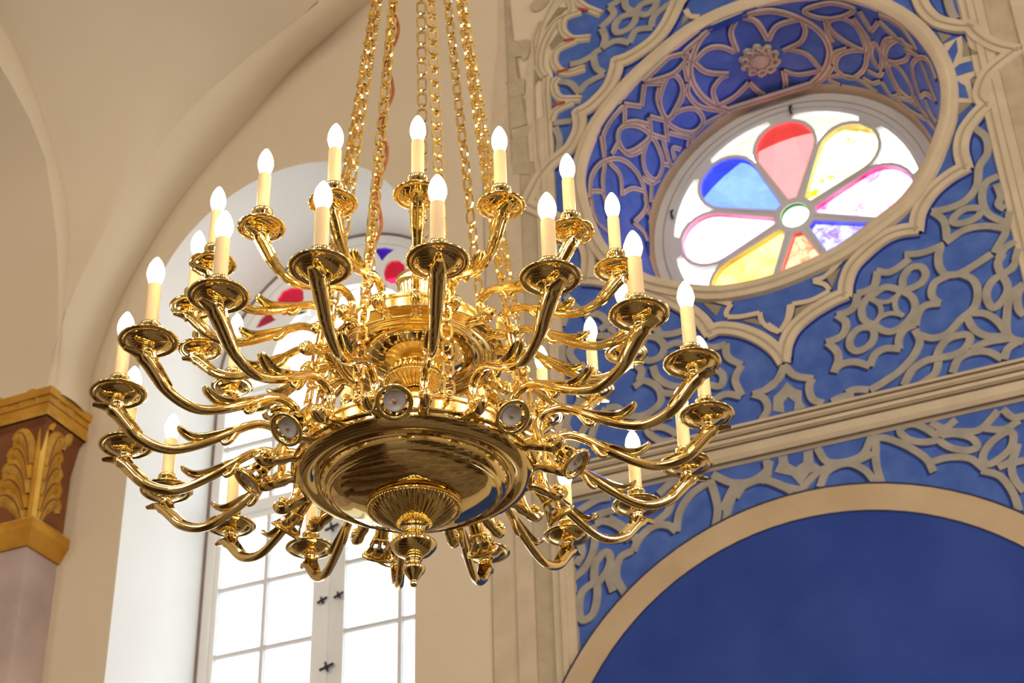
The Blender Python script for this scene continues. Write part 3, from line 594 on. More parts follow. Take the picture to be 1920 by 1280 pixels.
for k in range(8):
    a = rad(PH0+45*k); Rm = Matrix.Rotation(-a, 4, 'Y')
    o = add('petal_pane', xf(flat_poly(pet, .012), Rm), G[cols[k]], win, smooth=False); o['label'] = names[k]+' glass petal'
    o = add('petal_bar', xf(band_loop(pet, .023, -.014-.0012*(k % 2), .04), Rm), M['frame'], win, smooth=False); autosmooth(o, 40)
    ap = rad(5.5); add('petal_bar', xf(poly_panel([[(.775*cos(t_), .775*sin(t_)) for t_ in (-ap*.75, -ap*.4, 0, ap*.4, ap*.75)]+[(.84*cos(t_), .84*sin(t_)) for t_ in (ap*1.25, 0, -ap*1.25)]], -.0115, .05), Rm), M['frame'], win, smooth=False)
    # clear spandrel pane between two petals
    e_ = [(.84*cos(b_), .84*sin(b_)) for b_ in [rad(-22.5+45*j/10) for j in range(11)]]
    tri = e_+[(.60*cos(rad(22.5)), .60*sin(rad(22.5))), (.36, 0), (.60*cos(rad(-22.5)), .60*sin(rad(-22.5)))]
    Rm2 = Matrix.Rotation(-(a+rad(22.5)), 4, 'Y')
    o = add('clear_pane', xf(flat_poly([(.84*cos(rad(-20)), .84*sin(rad(-20)))]+e_[1:-1]+[(.84*cos(rad(20)), .84*sin(rad(20))), (.34, 0)], .022), Rm2), G['clear'], win, smooth=False)
    add('spoke_bar', xf(box(.12, .52, -.0095, .03, -.013, .013), Rm2), M['frame'], win, smooth=False)
add('hub_ring', flat_ring(.095, .138, -.016, .04, 32), M['frame'], win, smooth=False)
add('hub_pane', flat_poly([(.097*cos(2*pi*k/28), .097*sin(2*pi*k/28)) for k in range(28)], .012), G['clear'], win, smooth=False)
add('hub_rim', flat_ring(.090, .098, .0, .02, 32), G['green'], win, smooth=False)
for px_ in ((1481, 206), (1259, 402)):
    p = onY(*px_, OCY-.04)-V((OCX, OCY, OCZ))
    add('latch', [tube([p+V((-.0, 0, .03)), p, p+V((.005, 0, -.035))], .009, 6), tube([p+V((0, -.005, .01)), p+V((.02, -.02, .02))], .007, 6)], M['iron'], win)

# ------------------------------------------------------------------ tall arched window
w1 = empty('window_1', (IWX, IWY, 0)); tag(w1, 'tall white arched casement window with small panes behind the chandelier', 'window', 'structure')
fw = .06
shade_loop = [((x-IWX)*.975+IWX, z if z < 1 else IWZ+(z-IWZ)*.975) for x, z in inner_arch]
o = add('shade_strip', reveal_mesh(inner_arch, IWY-.045, shade_loop, IWY-.015, 2), M['rib_line'], smooth=True); tag(o, 'dark strip coloured as the shade where the arched window frame meets its plaster reveal', 'shade_strip', 'structure')  # dark strip put in for the shade at the reveal edge
def shr(lp, d):
    return [((x-IWX)*(1-d/IWR), (z if z < 1 else IWZ+(z-IWZ)*(1-d/IWR))) for x, z in lp]
la, lb = shr(inner_arch, 0), shr(inner_arch, fw+.02)
lb[0] = (lb[0][0], .98); lb[-1] = (lb[-1][0], .98)
N = len(la); vs = [(p[0], .05, p[1]) for p in la]+[(p[0], -.03, p[1]) for p in la]+[(p[0], -.03, p[1]) for p in lb]+[(p[0], .05, p[1]) for p in lb]
o = add('window_frame', (vs, grid_faces(4, N, False, True)), M['frame_b'], w1, smooth=False); autosmooth(o, 30)
XL, XR, XM = -IWR+fw+.02, IWR-fw-.02, -.035
TR = 5.43+CH                                           # transom
add('transom', box(XL, XR, -.03, .05, TR-.045, TR+.045), M['frame_b'], w1, smooth=False)
add('mullion', box(XM-.085, XM+.085, -.02, .05, .95, TR+1.02), M['frame_b'], w1, smooth=False)
add('mullion_bead', box(XM-.02, XM+.02, -.045, -.01, .95, TR), M['frame_b'], w1, smooth=False)
def leaf(x0, x1, z0, z1, first):
    lf = empty('casement', (0, 0, 0), 0, w1)
    add('casement_frame', [box(x0, x0+.035, -.01, .03, z0, z1), box(x1-.035, x1, -.01, .03, z0, z1), box(x0+.035, x1-.035, -.01, .03, z0, z0+.04), box(x0+.035, x1-.035, -.01, .03, z1-.04, z1)], M['frame_b'], lf, smooth=False)
    xm = (x0+x1)/2; rows = []
    z = first
    while z > z0+.15:
        if z < z1-.08: rows.append(z)
        z -= .487
    add('glazing_bar', box(xm-.014, xm+.014, -.012, .03, z0+.04, z1-.04), M['frame'], lf, smooth=False)
    ed = [z1-.04]+rows+[z0+.04]
    for r in rows: add('glazing_bar', box(x0+.035, x1-.035, -.008, .022, r-.013, r+.013), M['frame'], lf, smooth=False)
    for a, b_ in zip(ed[:-1], ed[1:]):
        for xa, xb in ((x0+.035, xm-.011), (xm+.011, x1-.035)):
            add('pane', box(xa, xb, .008, .013, b_+.010, a-.010), G['pale'], lf, smooth=False)
leaf(XL, XM-.085, .98, TR-.045, 4.85+CH); leaf(XM+.085, XR, .98, TR-.045, 4.85+CH-.475+.487*0+.475)
# upper lights below the spring and the arched head
HZ = IWZ-.10
for x0, x1 in ((XL, XM-.085), (XM+.085, XR)):
    xm = (x0+x1)/2
    add('glazing_bar', box(xm-.014, xm+.014, -.012, .03, TR+.045, HZ), M['frame'], w1, smooth=False)
    for r in (TR+.53,): add('glazing_bar', box(x0, x1, -.008, .022, r-.013, r+.013), M['frame'], w1, smooth=False)
    for za, zb in ((TR+.045, TR+.52), (TR+.54, HZ-.03)):
        for xa, xb in ((x0, xm-.011), (xm+.011, x1)): add('pane', box(xa, xb, .008, .013, za, zb), G['pale'], w1, smooth=False)
add('head_bar', box(XL, XR, -.02, .04, HZ-.03, HZ+.02), M['frame_b'], w1, smooth=False)
# head: tracery of petals, coloured where seen
RH = IWR-fw-.02
hl = [(RH*cos(pi*k/30), HZ+.02 if k in (0, 30) else IWZ+RH*sin(pi*k/30)) for k in range(31)]
add('head_pane', poly_panel([[(p[0], max(p[1], HZ+.02)) for p in hl]], .020, .005), G['pale'], w1, smooth=False)
def disc(cx, cz, r, n=24): return [(cx+r*cos(2*pi*k/n), cz+r*sin(2*pi*k/n)) for k in range(n)]
def wpt(x, y):
    p = onY(x, y, IWY); return (p.x-IWX, p.z)
hz = ((420, 400), 4.2675)
def HP(pts): return [wpt(hz[0][0]+x/hz[1], hz[0][1]+y/hz[1]) for x, y in pts]
holes = []
for nm, g, pts in (('red_pane', 'deepred', [(430, 740), (430, 690), (470, 630), (530, 600), (600, 598), (640, 625), (645, 690), (600, 765), (540, 810), (480, 820), (440, 790)]),
                   ('dark_red_pane', 'darkred', [(255, 925), (290, 860), (350, 800), (380, 800), (400, 840), (425, 855), (380, 880), (300, 915)]),
                   ('yellow_pane', 'yellow', [(620, 790), (655, 740), (675, 795)]),
                   ('violet_pane', 'deepviolet', [(1205, 290), (1290, 278), (1370, 295), (1310, 340), (1270, 388), (1240, 340)]),
                   ('red_pane', 'deepred', [(1280, 480), (1300, 420), (1340, 385), (1400, 380), (1450, 420), (1460, 500), (1430, 565), (1340, 568), (1295, 540)]),
                   ('yellow_pane', 'yellow', [(1275, 578), (1310, 580), (1298, 600)])):
    lp = HP(pts); holes.append(lp)
    add(nm, poly_panel([lp], .006, .006), G[g], w1, smooth=False)
RI = .60
plate = [(RH*cos(pi*k/40), IWZ+RH*sin(pi*k/40)) for k in range(41)]+[(RI*cos(pi*k/40), IWZ+RI*sin(pi*k/40)) for k in range(40, -1, -1)]
add('head_tracery', poly_panel([plate]+holes, -.012, .05), M['frame_b'], w1, smooth=False)
for px_, s_ in (((622, 988), 1), ((604, 1125), .7), ((635, 1115), .7), ((612, 1250), 1)):
    p = onY(*px_, IWY-.05)-V((IWX, IWY, 0)); a = .05*s_
    add('latch', [tube([p+V((-a, 0, -.012)), p, p+V((a, 0, .015))], .009, 6), tube([p+V((-.01, 0, a*.7)), p, p+V((.015, -.01, -a*.7))], .008, 6), ball(p, .016)], M['iron'], w1)

# ------------------------------------------------------------------ corner pilaster with painted capital
PX, PYF, CZT, CZB = -6.58, 7.58, 6.228*.9475+CH, 4.808+CH
pl = empty('pilaster', (0, 0, 0)); tag(pl, 'marbled pilaster with ochre painted acanthus capital at the left edge', 'pilaster', 'structure')
add('shaft', box(-8.6, -6.68, 7.685, D, 0, CZB-.0), M['marble'], pl, smooth=False)
def frust(x1b, yb, zb, x1t, yt, zt, xl=-8.6):
    v = [(xl, yb, zb), (x1b, yb, zb), (x1b, D, zb), (xl, D, zb), (xl, yt, zt), (x1t, yt, zt), (x1t, D, zt), (xl, D, zt)]
    return v, [(0, 1, 5, 4), (1, 2, 6, 5), (4, 5, 6, 7), (0, 3, 2, 1), (3, 0, 4, 7), (2, 3, 7, 6)]
add('necking', [frust(-6.66, 7.665, CZB, -6.60, 7.61, CZB+.10), frust(-6.60, 7.61, CZB+.10, -6.60, 7.61, CZB+.17)], M['cap_gold'], pl, smooth=False)
add('neck_fillet', frust(-6.598, 7.608, CZB+.155, -6.598, 7.608, CZB+.17), M['cap_light'], pl, smooth=False)
bell = [frust(-6.665, 7.67, CZB+.17, -6.665, 7.67, CZB+.65), frust(-6.665, 7.67, CZB+.65, -6.62, 7.625, CZB+.86), frust(-6.62, 7.625, CZB+.86, -6.585, 7.585, CZT-.20)]
add('bell', bell, M['cap_dark'], pl, smooth=False)
add('abacus', [frust(-6.57, 7.57, CZT-.20, -6.57, 7.57, CZT-.02), frust(-6.55, 7.55, CZT-.05, -6.54, 7.54, CZT)], M['cap_gold'], pl, smooth=False)
add('abacus_fillet', [frust(-6.562, 7.562, CZT-.20, -6.562, 7.562, CZT-.165)], M['cap_light'], pl, smooth=False)
add('abacus_groove', [frust(-6.567, 7.567, CZT-.105, -6.567, 7.567, CZT-.098)], M['cap_dark'], pl, smooth=False)
# corner stem and acanthus leaves, in relief on the two faces
def face_pt(face, s, h):
    """s: distance from the corner along the face, h: height above neck top"""
    z = CZB+.17+h; tt = max(0, (h-.48))/.55
    off = .09*tt**1.5 if h > .48 else 0
    if face == 'front': return V((-6.665+off-s, 7.67-off, z)), V((0, -1, 0))
    return V((-6.665+off, 7.67-off+s*.78, z)), V((1, 0, 0))
def relief(name, face, pts, width, lift, mat):
    path = catmull([(x, y, 0) for x, y in pts], 5); vs = []
    P = [face_pt(face, q_.x, q_.y) for q_ in path]; L = len(P)
    for i, (p, n) in enumerate(P):
        tg = (P[min(i+1, L-1)][0]-P[max(i-1, 0)][0]).normalized(); s = tg.cross(n).normalized()
        f = i/(L-1); ww = width*(.35+1.0*sin(pi*min(1, f*.9+.08))); 
        for k, hh in ((-1, 0), (-.6, .8), (0, 1), (.6, .8), (1, 0)): vs.append(p+s*(ww*k/2)+n*(lift*hh*(1 if f < .9 else .6)))
    return add(name, (vs, grid_faces(L, 5)), mat, pl)
def leaf_half(face, x0, wid, h0, h1, sgn=1):
    """half an acanthus leaf: overlapping lobes fanning from a stem"""
    nl = 5
    for k in range(nl):
        hb = h0+(h1-h0)*k/nl; w_ = wid*(1-.10*k)
        path = [(x0, hb), (x0+sgn*w_*.25, hb+.15), (x0+sgn*w_*.62, hb+.24), (x0+sgn*w_*.95, hb+.235), (x0+sgn*w_*1.08, hb+.18)]
        relief('acanthus_lobe', face, path, .105, .030+.004*k, M['cap_light' if k % 2 == 0 else 'cap_gold'])
        relief('leaf_vein', face, [(x, y+.006) for x, y in path[:4]], .018, .036+.004*k, M['cap_dark'])
relief('corner_stem', 'side', [(.012, 0), (.012, .35), (.02, .80)], .03, .03, M['band_gold'])
relief('corner_stem', 'front', [(.012, 0), (.012, .35), (.02, .80)], .03, .03, M['cap_gold'])
leaf_half('side', .05, .24, -.02, .52)
leaf_half('front', .05, .26, -.02, .52)
relief('scroll_leaf', 'side', [(.02, .74), (.08, .92), (.19, .93), (.27, .82), (.28, .70), (.24, .60)], .11, .055, M['cap_light'])
relief('scroll_leaf', 'side', [(.03, .66), (.10, .80), (.17, .80)], .07, .05, M['cap_gold'])
relief('scroll_leaf', 'front', [(.02, .74), (.08, .90), (.17, .90), (.23, .80), (.22, .70)], .10, .055, M['cap_light'])
for dx in (.58, .60):
    leaf_half('front', dx, .22, .0, .50, 1 if dx > .59 else -1)
relief('corner_stem', 'front', [(.59, 0), (.59, .5), (.60, .80)], .035, .03, M['cap_gold'])
for dx in (.40, .62):
    relief('scroll_leaf', 'front', [(dx-.12, .78), (dx-.04, .90), (dx+.08, .90), (dx+.13, .80)], .13, .055, M['cap_light'])

# ------------------------------------------------------------------ vault
Apx = [(95, 728), (104, 650), (125, 580), (158, 508), (235, 366), (328, 235), (437, 131), (547, 44), (600, 0)]
Bpx = [(165, 735), (164, 700), (208, 600), (246, 520), (339, 372), (470, 219), (547, 131), (656, 33), (700, 0)]
A3 = [onY(x, y, 7.58) for x, y in Apx]; B3 = [onY(x, y, D-.002) for x, y in Bpx]
A3[0] = V((-6.58, 7.58, CZT)); B3[0] = V((-6.565, D-.002, CZT-.01)); B3[1] = V((-6.60, D-.002, CZT+.32))
xc = -1.7
A3 += [V((-4.0, 7.58, 9.42+CH)), V((-2.8, 7.58, 9.72+CH)), V((xc, 7.58, 9.8+CH))]
B3 += [V((-3.6, D-.002, 9.20+CH)), V((-2.6, D-.002, 9.42+CH)), V((xc, D-.002, 9.5+CH))]
def resample(P, n):
    Q = catmull(P, 8); d = [0]
    for a, b_ in zip(Q, Q[1:]): d.append(d[-1]+(b_-a).length)
    o_ = []; j = 0
    for k in range(n):
        t_ = d[-1]*k/(n-1)
        while j < len(d)-2 and d[j+1] < t_: j += 1
        o_.append(Q[j].lerp(Q[j+1], (t_-d[j])/max(1e-9, d[j+1]-d[j])))
    return o_
n = 40
AR, BR = resample(A3, n), resample(B3, n)
AR += [V((2*xc-p.x, p.y, p.z)) for p in AR[-2::-1]]; BR += [V((2*xc-p.x, p.y, p.z)) for p in BR[-2::-1]]
vs = []
for a, b_ in zip(AR, BR):
    ctr = V((xc, 7.3, 4.5+CH)); outw = (V((ctr.x, 0, ctr.z))-V((a.x, 0, a.z))).normalized()
    for k in range(9):
        s = k/8; p = a.lerp(b_, s)
        vs.append(p+outw*(.075*sin(pi*s)*(1-.3*s))+V((0, -.03*sin(pi*s), 0)))
o = add('vault_rib', (vs, grid_faces(len(AR), 9)), M['vault'], smooth=True)
tag(o, 'rounded plaster wall rib arching over the tall window bay', 'vault rib', 'structure')
Epx = [(95, 728), (104, 650), (109, 560), (108, 470), (101, 405), (82, 284), (33, 180), (-10, 108), (-60, 40)]
Cpx = [(100, 728), (112, 650), (125, 520), (131, 421), (109, 306), (66, 180), (33, 104), (0, 44), (-60, -50)]
E3 = [onX(x, y, -6.60) for x, y in Epx]; C3 = [onX(x, y, -6.56) for x, y in Cpx]
E3[0] = V((-6.60, 7.56, CZT)); C3[0] = V((-6.56, 7.60, CZT))
e1, e0 = E3[-1], E3[-2]; c1, c0 = C3[-1], C3[-2]
E3 += [e1+(e1-e0)*.8+V((0, 0, -.1)), V((-6.6, -1.5, max(e1.z+1.2, 11.2)))]
C3 += [c1+(c1-c0)*.8+V((0, 0, -.1)), V((-6.56, -1.5, max(c1.z+1.0, 11.5)))]
ER, CR_ = resample(E3, n), resample(C3, n)
vs = []
for p in ER: vs += [V((-8.4, p.y, p.z)), V((-7.5, p.y, p.z)), p]
o = add('transverse_arch', (vs, grid_faces(n, 3)), M['vault'], smooth=True)
tag(o, 'broad plaster transverse arch rising from the capital at the left', 'vault arch', 'structure')
vs = []
for a, b_ in zip(ER, CR_): vs += [a, a.lerp(b_, .5)+V((.02, 0, 0)), b_]
add('arch_edge', (vs, grid_faces(n, 3)), M['vault'], o)
# webs: between wall rib and transverse arch
def at_z(P, z):
    for a, b_ in zip(P, P[1:]):
        if a.z <= z <= b_.z and b_.z > a.z: return a.lerp(b_, (z-a.z)/(b_.z-a.z))
    return P[-1] if z > P[-1].z else P[0]
A_half = AR[:n]; zt = min(A_half[-1].z, CR_[-1].z)-.02; z0_ = CZT
vs = []; NZ, NS = 40, 12
for i in range(NZ):
    z = z0_+(zt-z0_)*(1-(1-i/(NZ-1))**1.6)
    a = at_z(A_half, z); c = at_z(CR_, z)
    for j in range(NS):
        t_ = j/(NS-1)*pi/2
        x = a.x+(c.x-a.x)*(1-cos(t_)); y = a.y+(c.y-a.y)*sin(t_)
        # bulge: quarter curve swinging through the bay corner
        vs.append(V((c.x+(a.x-c.x)*cos(t_)**.8, a.y+(c.y-a.y)*sin(t_)**.8, z+.12*sin(2*t_)*min(1, i/8))))
o = add('vault_web', (vs, grid_faces(NZ, NS)), M['vault'], smooth=True)
tag(o, 'smooth plaster vault surface between wall rib and transverse arch', 'vault', 'structure')

# ------------------------------------------------------------------ chandelier
rot = Matrix.Rotation(-AZ, 3, 'Z')
Cc = rot @ V((-.20594445, 2.99731082, 1.72108425))+V((0, 0, CH))
ch = empty('chandelier', Cc, -AZ)
tag(ch, 'large two tier polished brass chandelier with lit candle bulbs hanging on chains', 'chandelier')

def arm_parts(kr, kz, ro, fluted):
    """arm along local -Y; (rho, h) relative to pan centre of the tier"""
    def T(p): return V((0, -(ro+(p[0]-.6)*kr), p[1]*kz))
    main = [(.309, -.088), (.318, -.098), (.306, -.108), (.288, -.104), (.276, -.085), (.272, -.060), (.277, -.040), (.296, -.028), (.321, -.026), (.349, -.037), (.377, -.055), (.417, -.079), (.458, -.099), (.491, -.107), (.526, -.101), (.558, -.084), (.580, -.061), (.600, -.040), (.622, -.029), (.646, -.027)]
    rr = [.006, .010, .0115, .0105, .0095, .009, .009, .009, .009, .0095, .0098, .0098, .0095, .0098, .0105, .0115, .0125, .013, .0115, .006]
    P = catmull([T(p) for p in main], 4); R = [q_.x for q_ in catmull([(r, 0, 0) for r in rr], 4)]
    R = [max(.002, r*(.9 if kr < 1 else 1)) for r in R]
    def shape(s, a):
        m_ = 1+(.12*cos(8*a) if fluted else .04*cos(4*a))*(1 if s > .3 else .6)+(.10*cos(7*a)*max(0, 1-s/.42) if not fluted else 0)
        e = 1.12 if s > .8 else 1
        return (m_*e, m_*(1 if s < .93 else .6))
    parts = [tube(P, R, 20 if fluted else 12, (1, 0, 0), shape)]
    # ball at the root scroll and its boss to the body
    bv, bf = lathe([(.0001, -.0135), (.006, -.0122), (.0108, -.0078), (.0130, 0), (.0108, .0078), (.006, .0122), (.0001, .0135)], 36, lambda i, a: ((.0011*cos(9*a) if 0 < i < 6 else 0), 0))
    bc = T((.305, -.094)); parts.append(([V((p[2], p[0], p[1]))+bc for p in bv], bf))
    parts.append(tube([T((.235, -.092)), T((.255, -.094)), T((.268, -.098)), T((.288, -.106))], [.014, .009, .012, .009], 10, (1, 0, 0)))
    # leaf spur pointing outwards above the arm
    sp_ = catmull([T(p) for p in ((.372, -.046), (.400, -.060), (.430, -.072), (.452, -.073), (.472, -.062), (.478, -.054))], 3)
    parts.append(tube(sp_, [.006+.006*sin(pi*min(1, i/(len(sp_)-1)*.85+.1)) for i in range(len(sp_))], 8, (1, 0, 0), lambda s, a: (1.25, .6)))
    kn = catmull([T(p) for p in ((.360, -.044), (.368, -.060), (.376, -.074), (.386, -.080), (.392, -.074))], 3)
    parts.append(tube(kn, [.0075-.004*i/(len(kn)-1) for i in range(len(kn))], 8, (1, 0, 0)))
    # acanthus calyx: leaf flutes from the arm up to the knurled stem
    for a in (-1, -.5, 0, .5, 1):
        q_ = catmull([T((.548, -.082))+V((a*.006, 0, 0)), T((.576, -.052))+V((a*.011*kr, 0, 0)), T((.590, -.032))+V((a*.012*kr, 0, 0)), T((.592, -.020))+V((a*.015*kr, .005-.004*abs(a), 0))], 3)
        parts.append(tube(q_, [x_*kr for x_ in (.0045, .005, .005, .005, .0045, .0045, .0042, .004, .0035, .002)], 6, (1, 0, 0)))
    st = [(.0001, -.042), (.009, -.042), (.0085, -.030), (.0115, -.027), (.0115, -.023), (.0095, -.021), (.0115, -.019), (.0115, -.015), (.0095, -.013), (.0115, -.011), (.0115, -.007), (.009, -.004), (.010, .002)]
    st = [(a_*(.5+.5*kr), z_*kz**.5) for a_, z_ in st]; v, f = lathe(st, 16); parts.append(([(p[0], p[1]-ro, p[2]) for p in v], f))
    return join_raw(parts)
def pan_part(ro, r):
    k = r/.0575
    pr = [(.008, -.004), (.018, -.0045), (.030, -.002), (.040, .004), (.0435, .0085), (.047, .0075), (.050, .006), (.0545, .0065), (.0575, .0095), (.0570, .0115), (.052, .009), (.046, .011), (.038, .008), (.025, .003), (.010, .003)]
    pr = [(a*k, z*(1 if k == 1 else .6)) for a, z in pr]; v, f = lathe(pr, 40); return ([(p[0], p[1]-ro, p[2]-.006) for p in v], f)
def at_pan(part, ro): v, f = part; return [(p[0], p[1]-ro, p[2]) for p in v], f
def build_arm(kr, kz, ro, rp, fluted):
    A = add('arm', arm_parts(kr, kz, ro, fluted), M['brass_c' if fluted else 'brass'], ch)
    autosmooth(A, 50)
    add('drip_pan', pan_part(ro, rp), M['brass'], A)
    k = rp/.0575*.5+.5
    cup = [(.010, -.002), (.013, .006), (.010, .014), (.011, .022), (.0165, .030), (.0205, .036), (.0205, .040), (.0175, .043), (.0135, .0435)]
    add('candle_cup', at_pan(lathe(cup, 24, lambda i, a: (.0008*cos(12*a) if 3 <= i <= 4 else 0, 0)), ro), M['brass'], A)
    sl = [(.0001, .042), (.0138*k, .042), (.0138*k, .128), (.0128*k, .131), (.009*k, .131), (.0001, .131)]
    autosmooth(add('candle_sleeve', at_pan(lathe(sl, 24), ro), M['candle'], A), 50)
    bl = smooth_prof([(.0095, .129), (.0128, .139), (.0168, .152), (.0172, .162), (.0150, .174), (.0105, .185), (.0052, .1935), (.0018, .197), (.0001, .1975)], 2)
    add('bulb', at_pan(lathe([(a*k, z) for a, z in bl], 20), ro), M['bulb'], A)
    return A
def dup_tree(o, parent):
    c = o.copy(); C.objects.link(c); c.parent = parent
    for k in o.children:
        d = k.copy(); C.objects.link(d); d.parent = c
    return c
lowA = build_arm(1, 1, .6, .0575, False)
for k in range(18):
    o = lowA if k == 0 else dup_tree(lowA, ch)
    o.rotation_euler = (0, 0, rad(7.62+20*k))
upA = build_arm(.82, .72, .4706, .0475, True)
for k in range(18):
    o = upA if k == 0 else dup_tree(upA, ch)
    o.rotation_euler = (0, 0, rad(4.27+20*k)); o.location = (0, 0, .249)

# lower body
pr = [(.2, -.0885), (.2467, -.0885), (.2475, -.0905), (.2440, -.0935), (.2445, -.0975), (.2425, -.1035), (.2380, -.1095), (.2315, -.1145), (.2235, -.1175), (.2150, -.1178), (.2070, -.1155), (.2030, -.1125), (.2010, -.1120), (.1990, -.1145), (.1970, -.1145), (.1955, -.1175), (.1925, -.1180), (.1910, -.1240), (.1875, -.1310), (.1825, -.1370), (.1780, -.1395), (.1760, -.1435), (.1735, -.1455), (.1705, -.1450), (.168, -.1425), (.166, -.1450), (.150, -.1535), (.125, -.1625), (.100, -.1675), (.07, -.170), (.0001, -.171)]
# the bowl's belly: bulging below the rim ring
o = add('lower_bowl', lathe(pr, 96), M['brass'], ch); autosmooth(o, 32); o['label'] = 'mirror polished lower bowl'
add('bowl_rim', lathe([(.2455, -.088), (.2495, -.088), (.2495, -.0915), (.2455, -.0915)], 96), M['brass'], ch, smooth=False)
o = add('lower_drum', lathe([(.0001, -.040), (.218, -.040), (.226, -.041), (.226, -.048), (.221, -.050), (.221, -.082), (.228, -.084), (.228, -.0885)], 72), M['brass_b'], ch); autosmooth(o, 30)
def fl(n, amp, lo, hi):
    return lambda i, a: (0, -amp*abs(sin(n*a/2))**.7 if lo <= i <= hi else 0)
ros = [(.092, -.170), (.0965, -.172), (.0965, -.1765), (.0915, -.1785), (.0885, -.1765), (.084, -.179), (.074, -.187), (.062, -.195), (.050, -.202), (.040, -.2075), (.031, -.211), (.024, -.212)]
o = add('rosette', lathe(ros, 240, fl(44, .0055, 5, 10)), M['brass_c'], ch); autosmooth(o, 60); o['label'] = 'fluted and beaded brass rosette under the bowl'
def beads(r, z, n_b, rb): return [ball((r*cos(2*pi*k/n_b), r*sin(2*pi*k/n_b), z), rb, 6, 5) for k in range(n_b)]
o = add('bead_ring', beads(.0922, -.1785, 84, .0028), M['brass_c'], ch); o['kind'] = 'stuff'
fin = smooth_prof([(.020, -.205), (.029, -.209), (.030, -.215), (.024, -.219), (.0215, -.226), (.023, -.234), (.029, -.239), (.031, -.243)], 3)+smooth_prof([(.031, -.243), (.044, -.252), (.0455, -.258), (.043, -.264), (.034, -.274), (.022, -.280), (.0155, -.281)], 3)+smooth_prof([(.0155, -.281), (.017, -.285), (.0165, -.289), (.0125, -.292), (.0125, -.297), (.018, -.300), (.0225, -.306), (.0215, -.313), (.015, -.322), (.0095, -.330), (.0065, -.334), (.0075, -.338), (.0065, -.343), (.003, -.346), (.0001, -.347)], 3)
o = add('finial', lathe(fin, 40), M['brass'], ch); autosmooth(o, 40)
# upper body
pr = [(.15, .188), (.1895, .188), (.1905, .186), (.1895, .184), (.180, .182), (.175, .178), (.168, .1765), (.160, .1775), (.156, .1805), (.1525, .1805), (.150, .179), (.146, .179), (.142, .182), (.136, .183), (.130, .181), (.126, .1775), (.1215, .1775), (.1185, .182), (.1150, .189), (.1125, .190), (.1115, .182), (.108, .174), (.102, .1655), (.094, .1575), (.084, .150), (.073, .1435), (.063, .139), (.060, .137), (.0605, .134), (.057, .132), (.0001, .131)]
o = add('upper_bowl', lathe(pr, 120), M['brass'], ch); autosmooth(o, 40); o['label'] = 'deep polished upper bowl'
o = add('bead_ring', beads(.0590, .1325, 60, .0026), M['brass_c'], ch); o['kind'] = 'stuff'
ros = [(.05, .132), (.055, .127), (.0665, .1255), (.0685, .1225), (.0668, .1195), (.063, .118), (.060, .1165), (.050, .110), (.038, .104), (.028, .101), (.020, .100)]
o = add('rosette', lathe(ros, 200, fl(34, .0045, 6, 9)), M['brass_c'], ch); autosmooth(o, 60)
o = add('bead_ring', beads(.0638, .1188, 64, .0024), M['brass_c'], ch); o['kind'] = 'stuff'
add('stem', lathe(smooth_prof([(.018, .102), (.022, .085), (.024, .066), (.026, .055), (.020, .045), (.014, .03), (.014, .0), (.018, -.02), (.030, -.035), (.045, -.041)], 3), 32), M['brass'], ch)
o = add('upper_drum', lathe([(.0001, .244), (.150, .244), (.157, .243), (.157, .236), (.152, .234), (.152, .206), (.157, .204), (.160, .188)], 72), M['brass_b'], ch); autosmooth(o, 30)
o = add('vase', lathe([(.0001, .244), (.026, .246), (.026, .252), (.022, .258), (.024, .268), (.028, .295), (.034, .33), (.0385, .355), (.040, .36), (.0385, .366), (.041, .372), (.043, .378), (.041, .384), (.036, .388), (.026, .392), (.018, .40), (.014, .42), (.0001, .425)], 144, lambda i, a: (.0013*cos(26*a), 0) if 4 <= i <= 7 else ((.0008*cos(48*a+i), 0) if 10 <= i <= 12 else (0, 0))), M['brass_c'], ch); autosmooth(o, 50); o['label'] = 'fluted brass vase with a rope rim'

# spotlights
def build_spot():
    sp0 = empty('spotlight', (0, 0, 0), 0, ch)
    Lc = V((0, -.332, -.123)); ax = V((0, -cos(rad(48)), -sin(rad(48))))      # axis points out and down
    qm = Matrix.Translation(Lc) @ ax.to_track_quat('Z', 'X').to_matrix().to_4x4()
    add('socket', xf(lathe([(.0001, -.088), (.0135, -.088), (.0150, -.085), (.0150, -.040), (.0155, -.036), (.013, -.036)], 24), qm), M['brass'], sp0)
    # pierced bell
    nu, prof = 28, [(.0155, -.040), (.0165, -.033), (.0185, -.026), (.0215, -.018), (.0245, -.010), (.0280, -.004), (.0315, .001), (.0338, .003), (.0340, .0055), (.0305, .0048), (.0295, .003)]
    v, f = lathe(prof, nu); keep = []
    L = len(prof)-1
    for k, q_ in enumerate(f):
        i, j = k//L, k % L
        if 1 <= j <= 4 and ((i % 4 in (0, 1) and j in (1, 2)) or (i % 4 in (2, 3) and j in (3, 4)) or (i % 4 == 1 and j == 3)): continue
        keep.append(q_)
    o = add('pierced_bell', xf((v, keep), qm), M['brass_c'], sp0)
    md = o.modifiers.new('thickness', 'SOLIDIFY'); md.thickness = .0022
    ln = add('lens', xf(lathe([(.0212, -.010), (.0212, -.0015), (.0195, -.0002), (.0185, -.0012), (.015, 0), (.0145, -.0006), (.010, .001), (.0095, .0004), (.0001, .0008)], 32), qm), M['lens'], sp0)
    add('lamp_dot', xf(lathe([(.0001, .0022), (.0035, .0020), (.0042, .0008)], 12), qm), M['led'], sp0)
    br = [V((0, -.225, -.060)), V((0, -.245, -.055)), V((0, -.262, -.056)), V((0, -.278, -.062))]
    add('bracket', [tube(catmull(br, 3), .008, 10, (1, 0, 0)), ball((0, -.262, -.056), .012)], M['brass'], sp0)
    return sp0
s0 = build_spot()
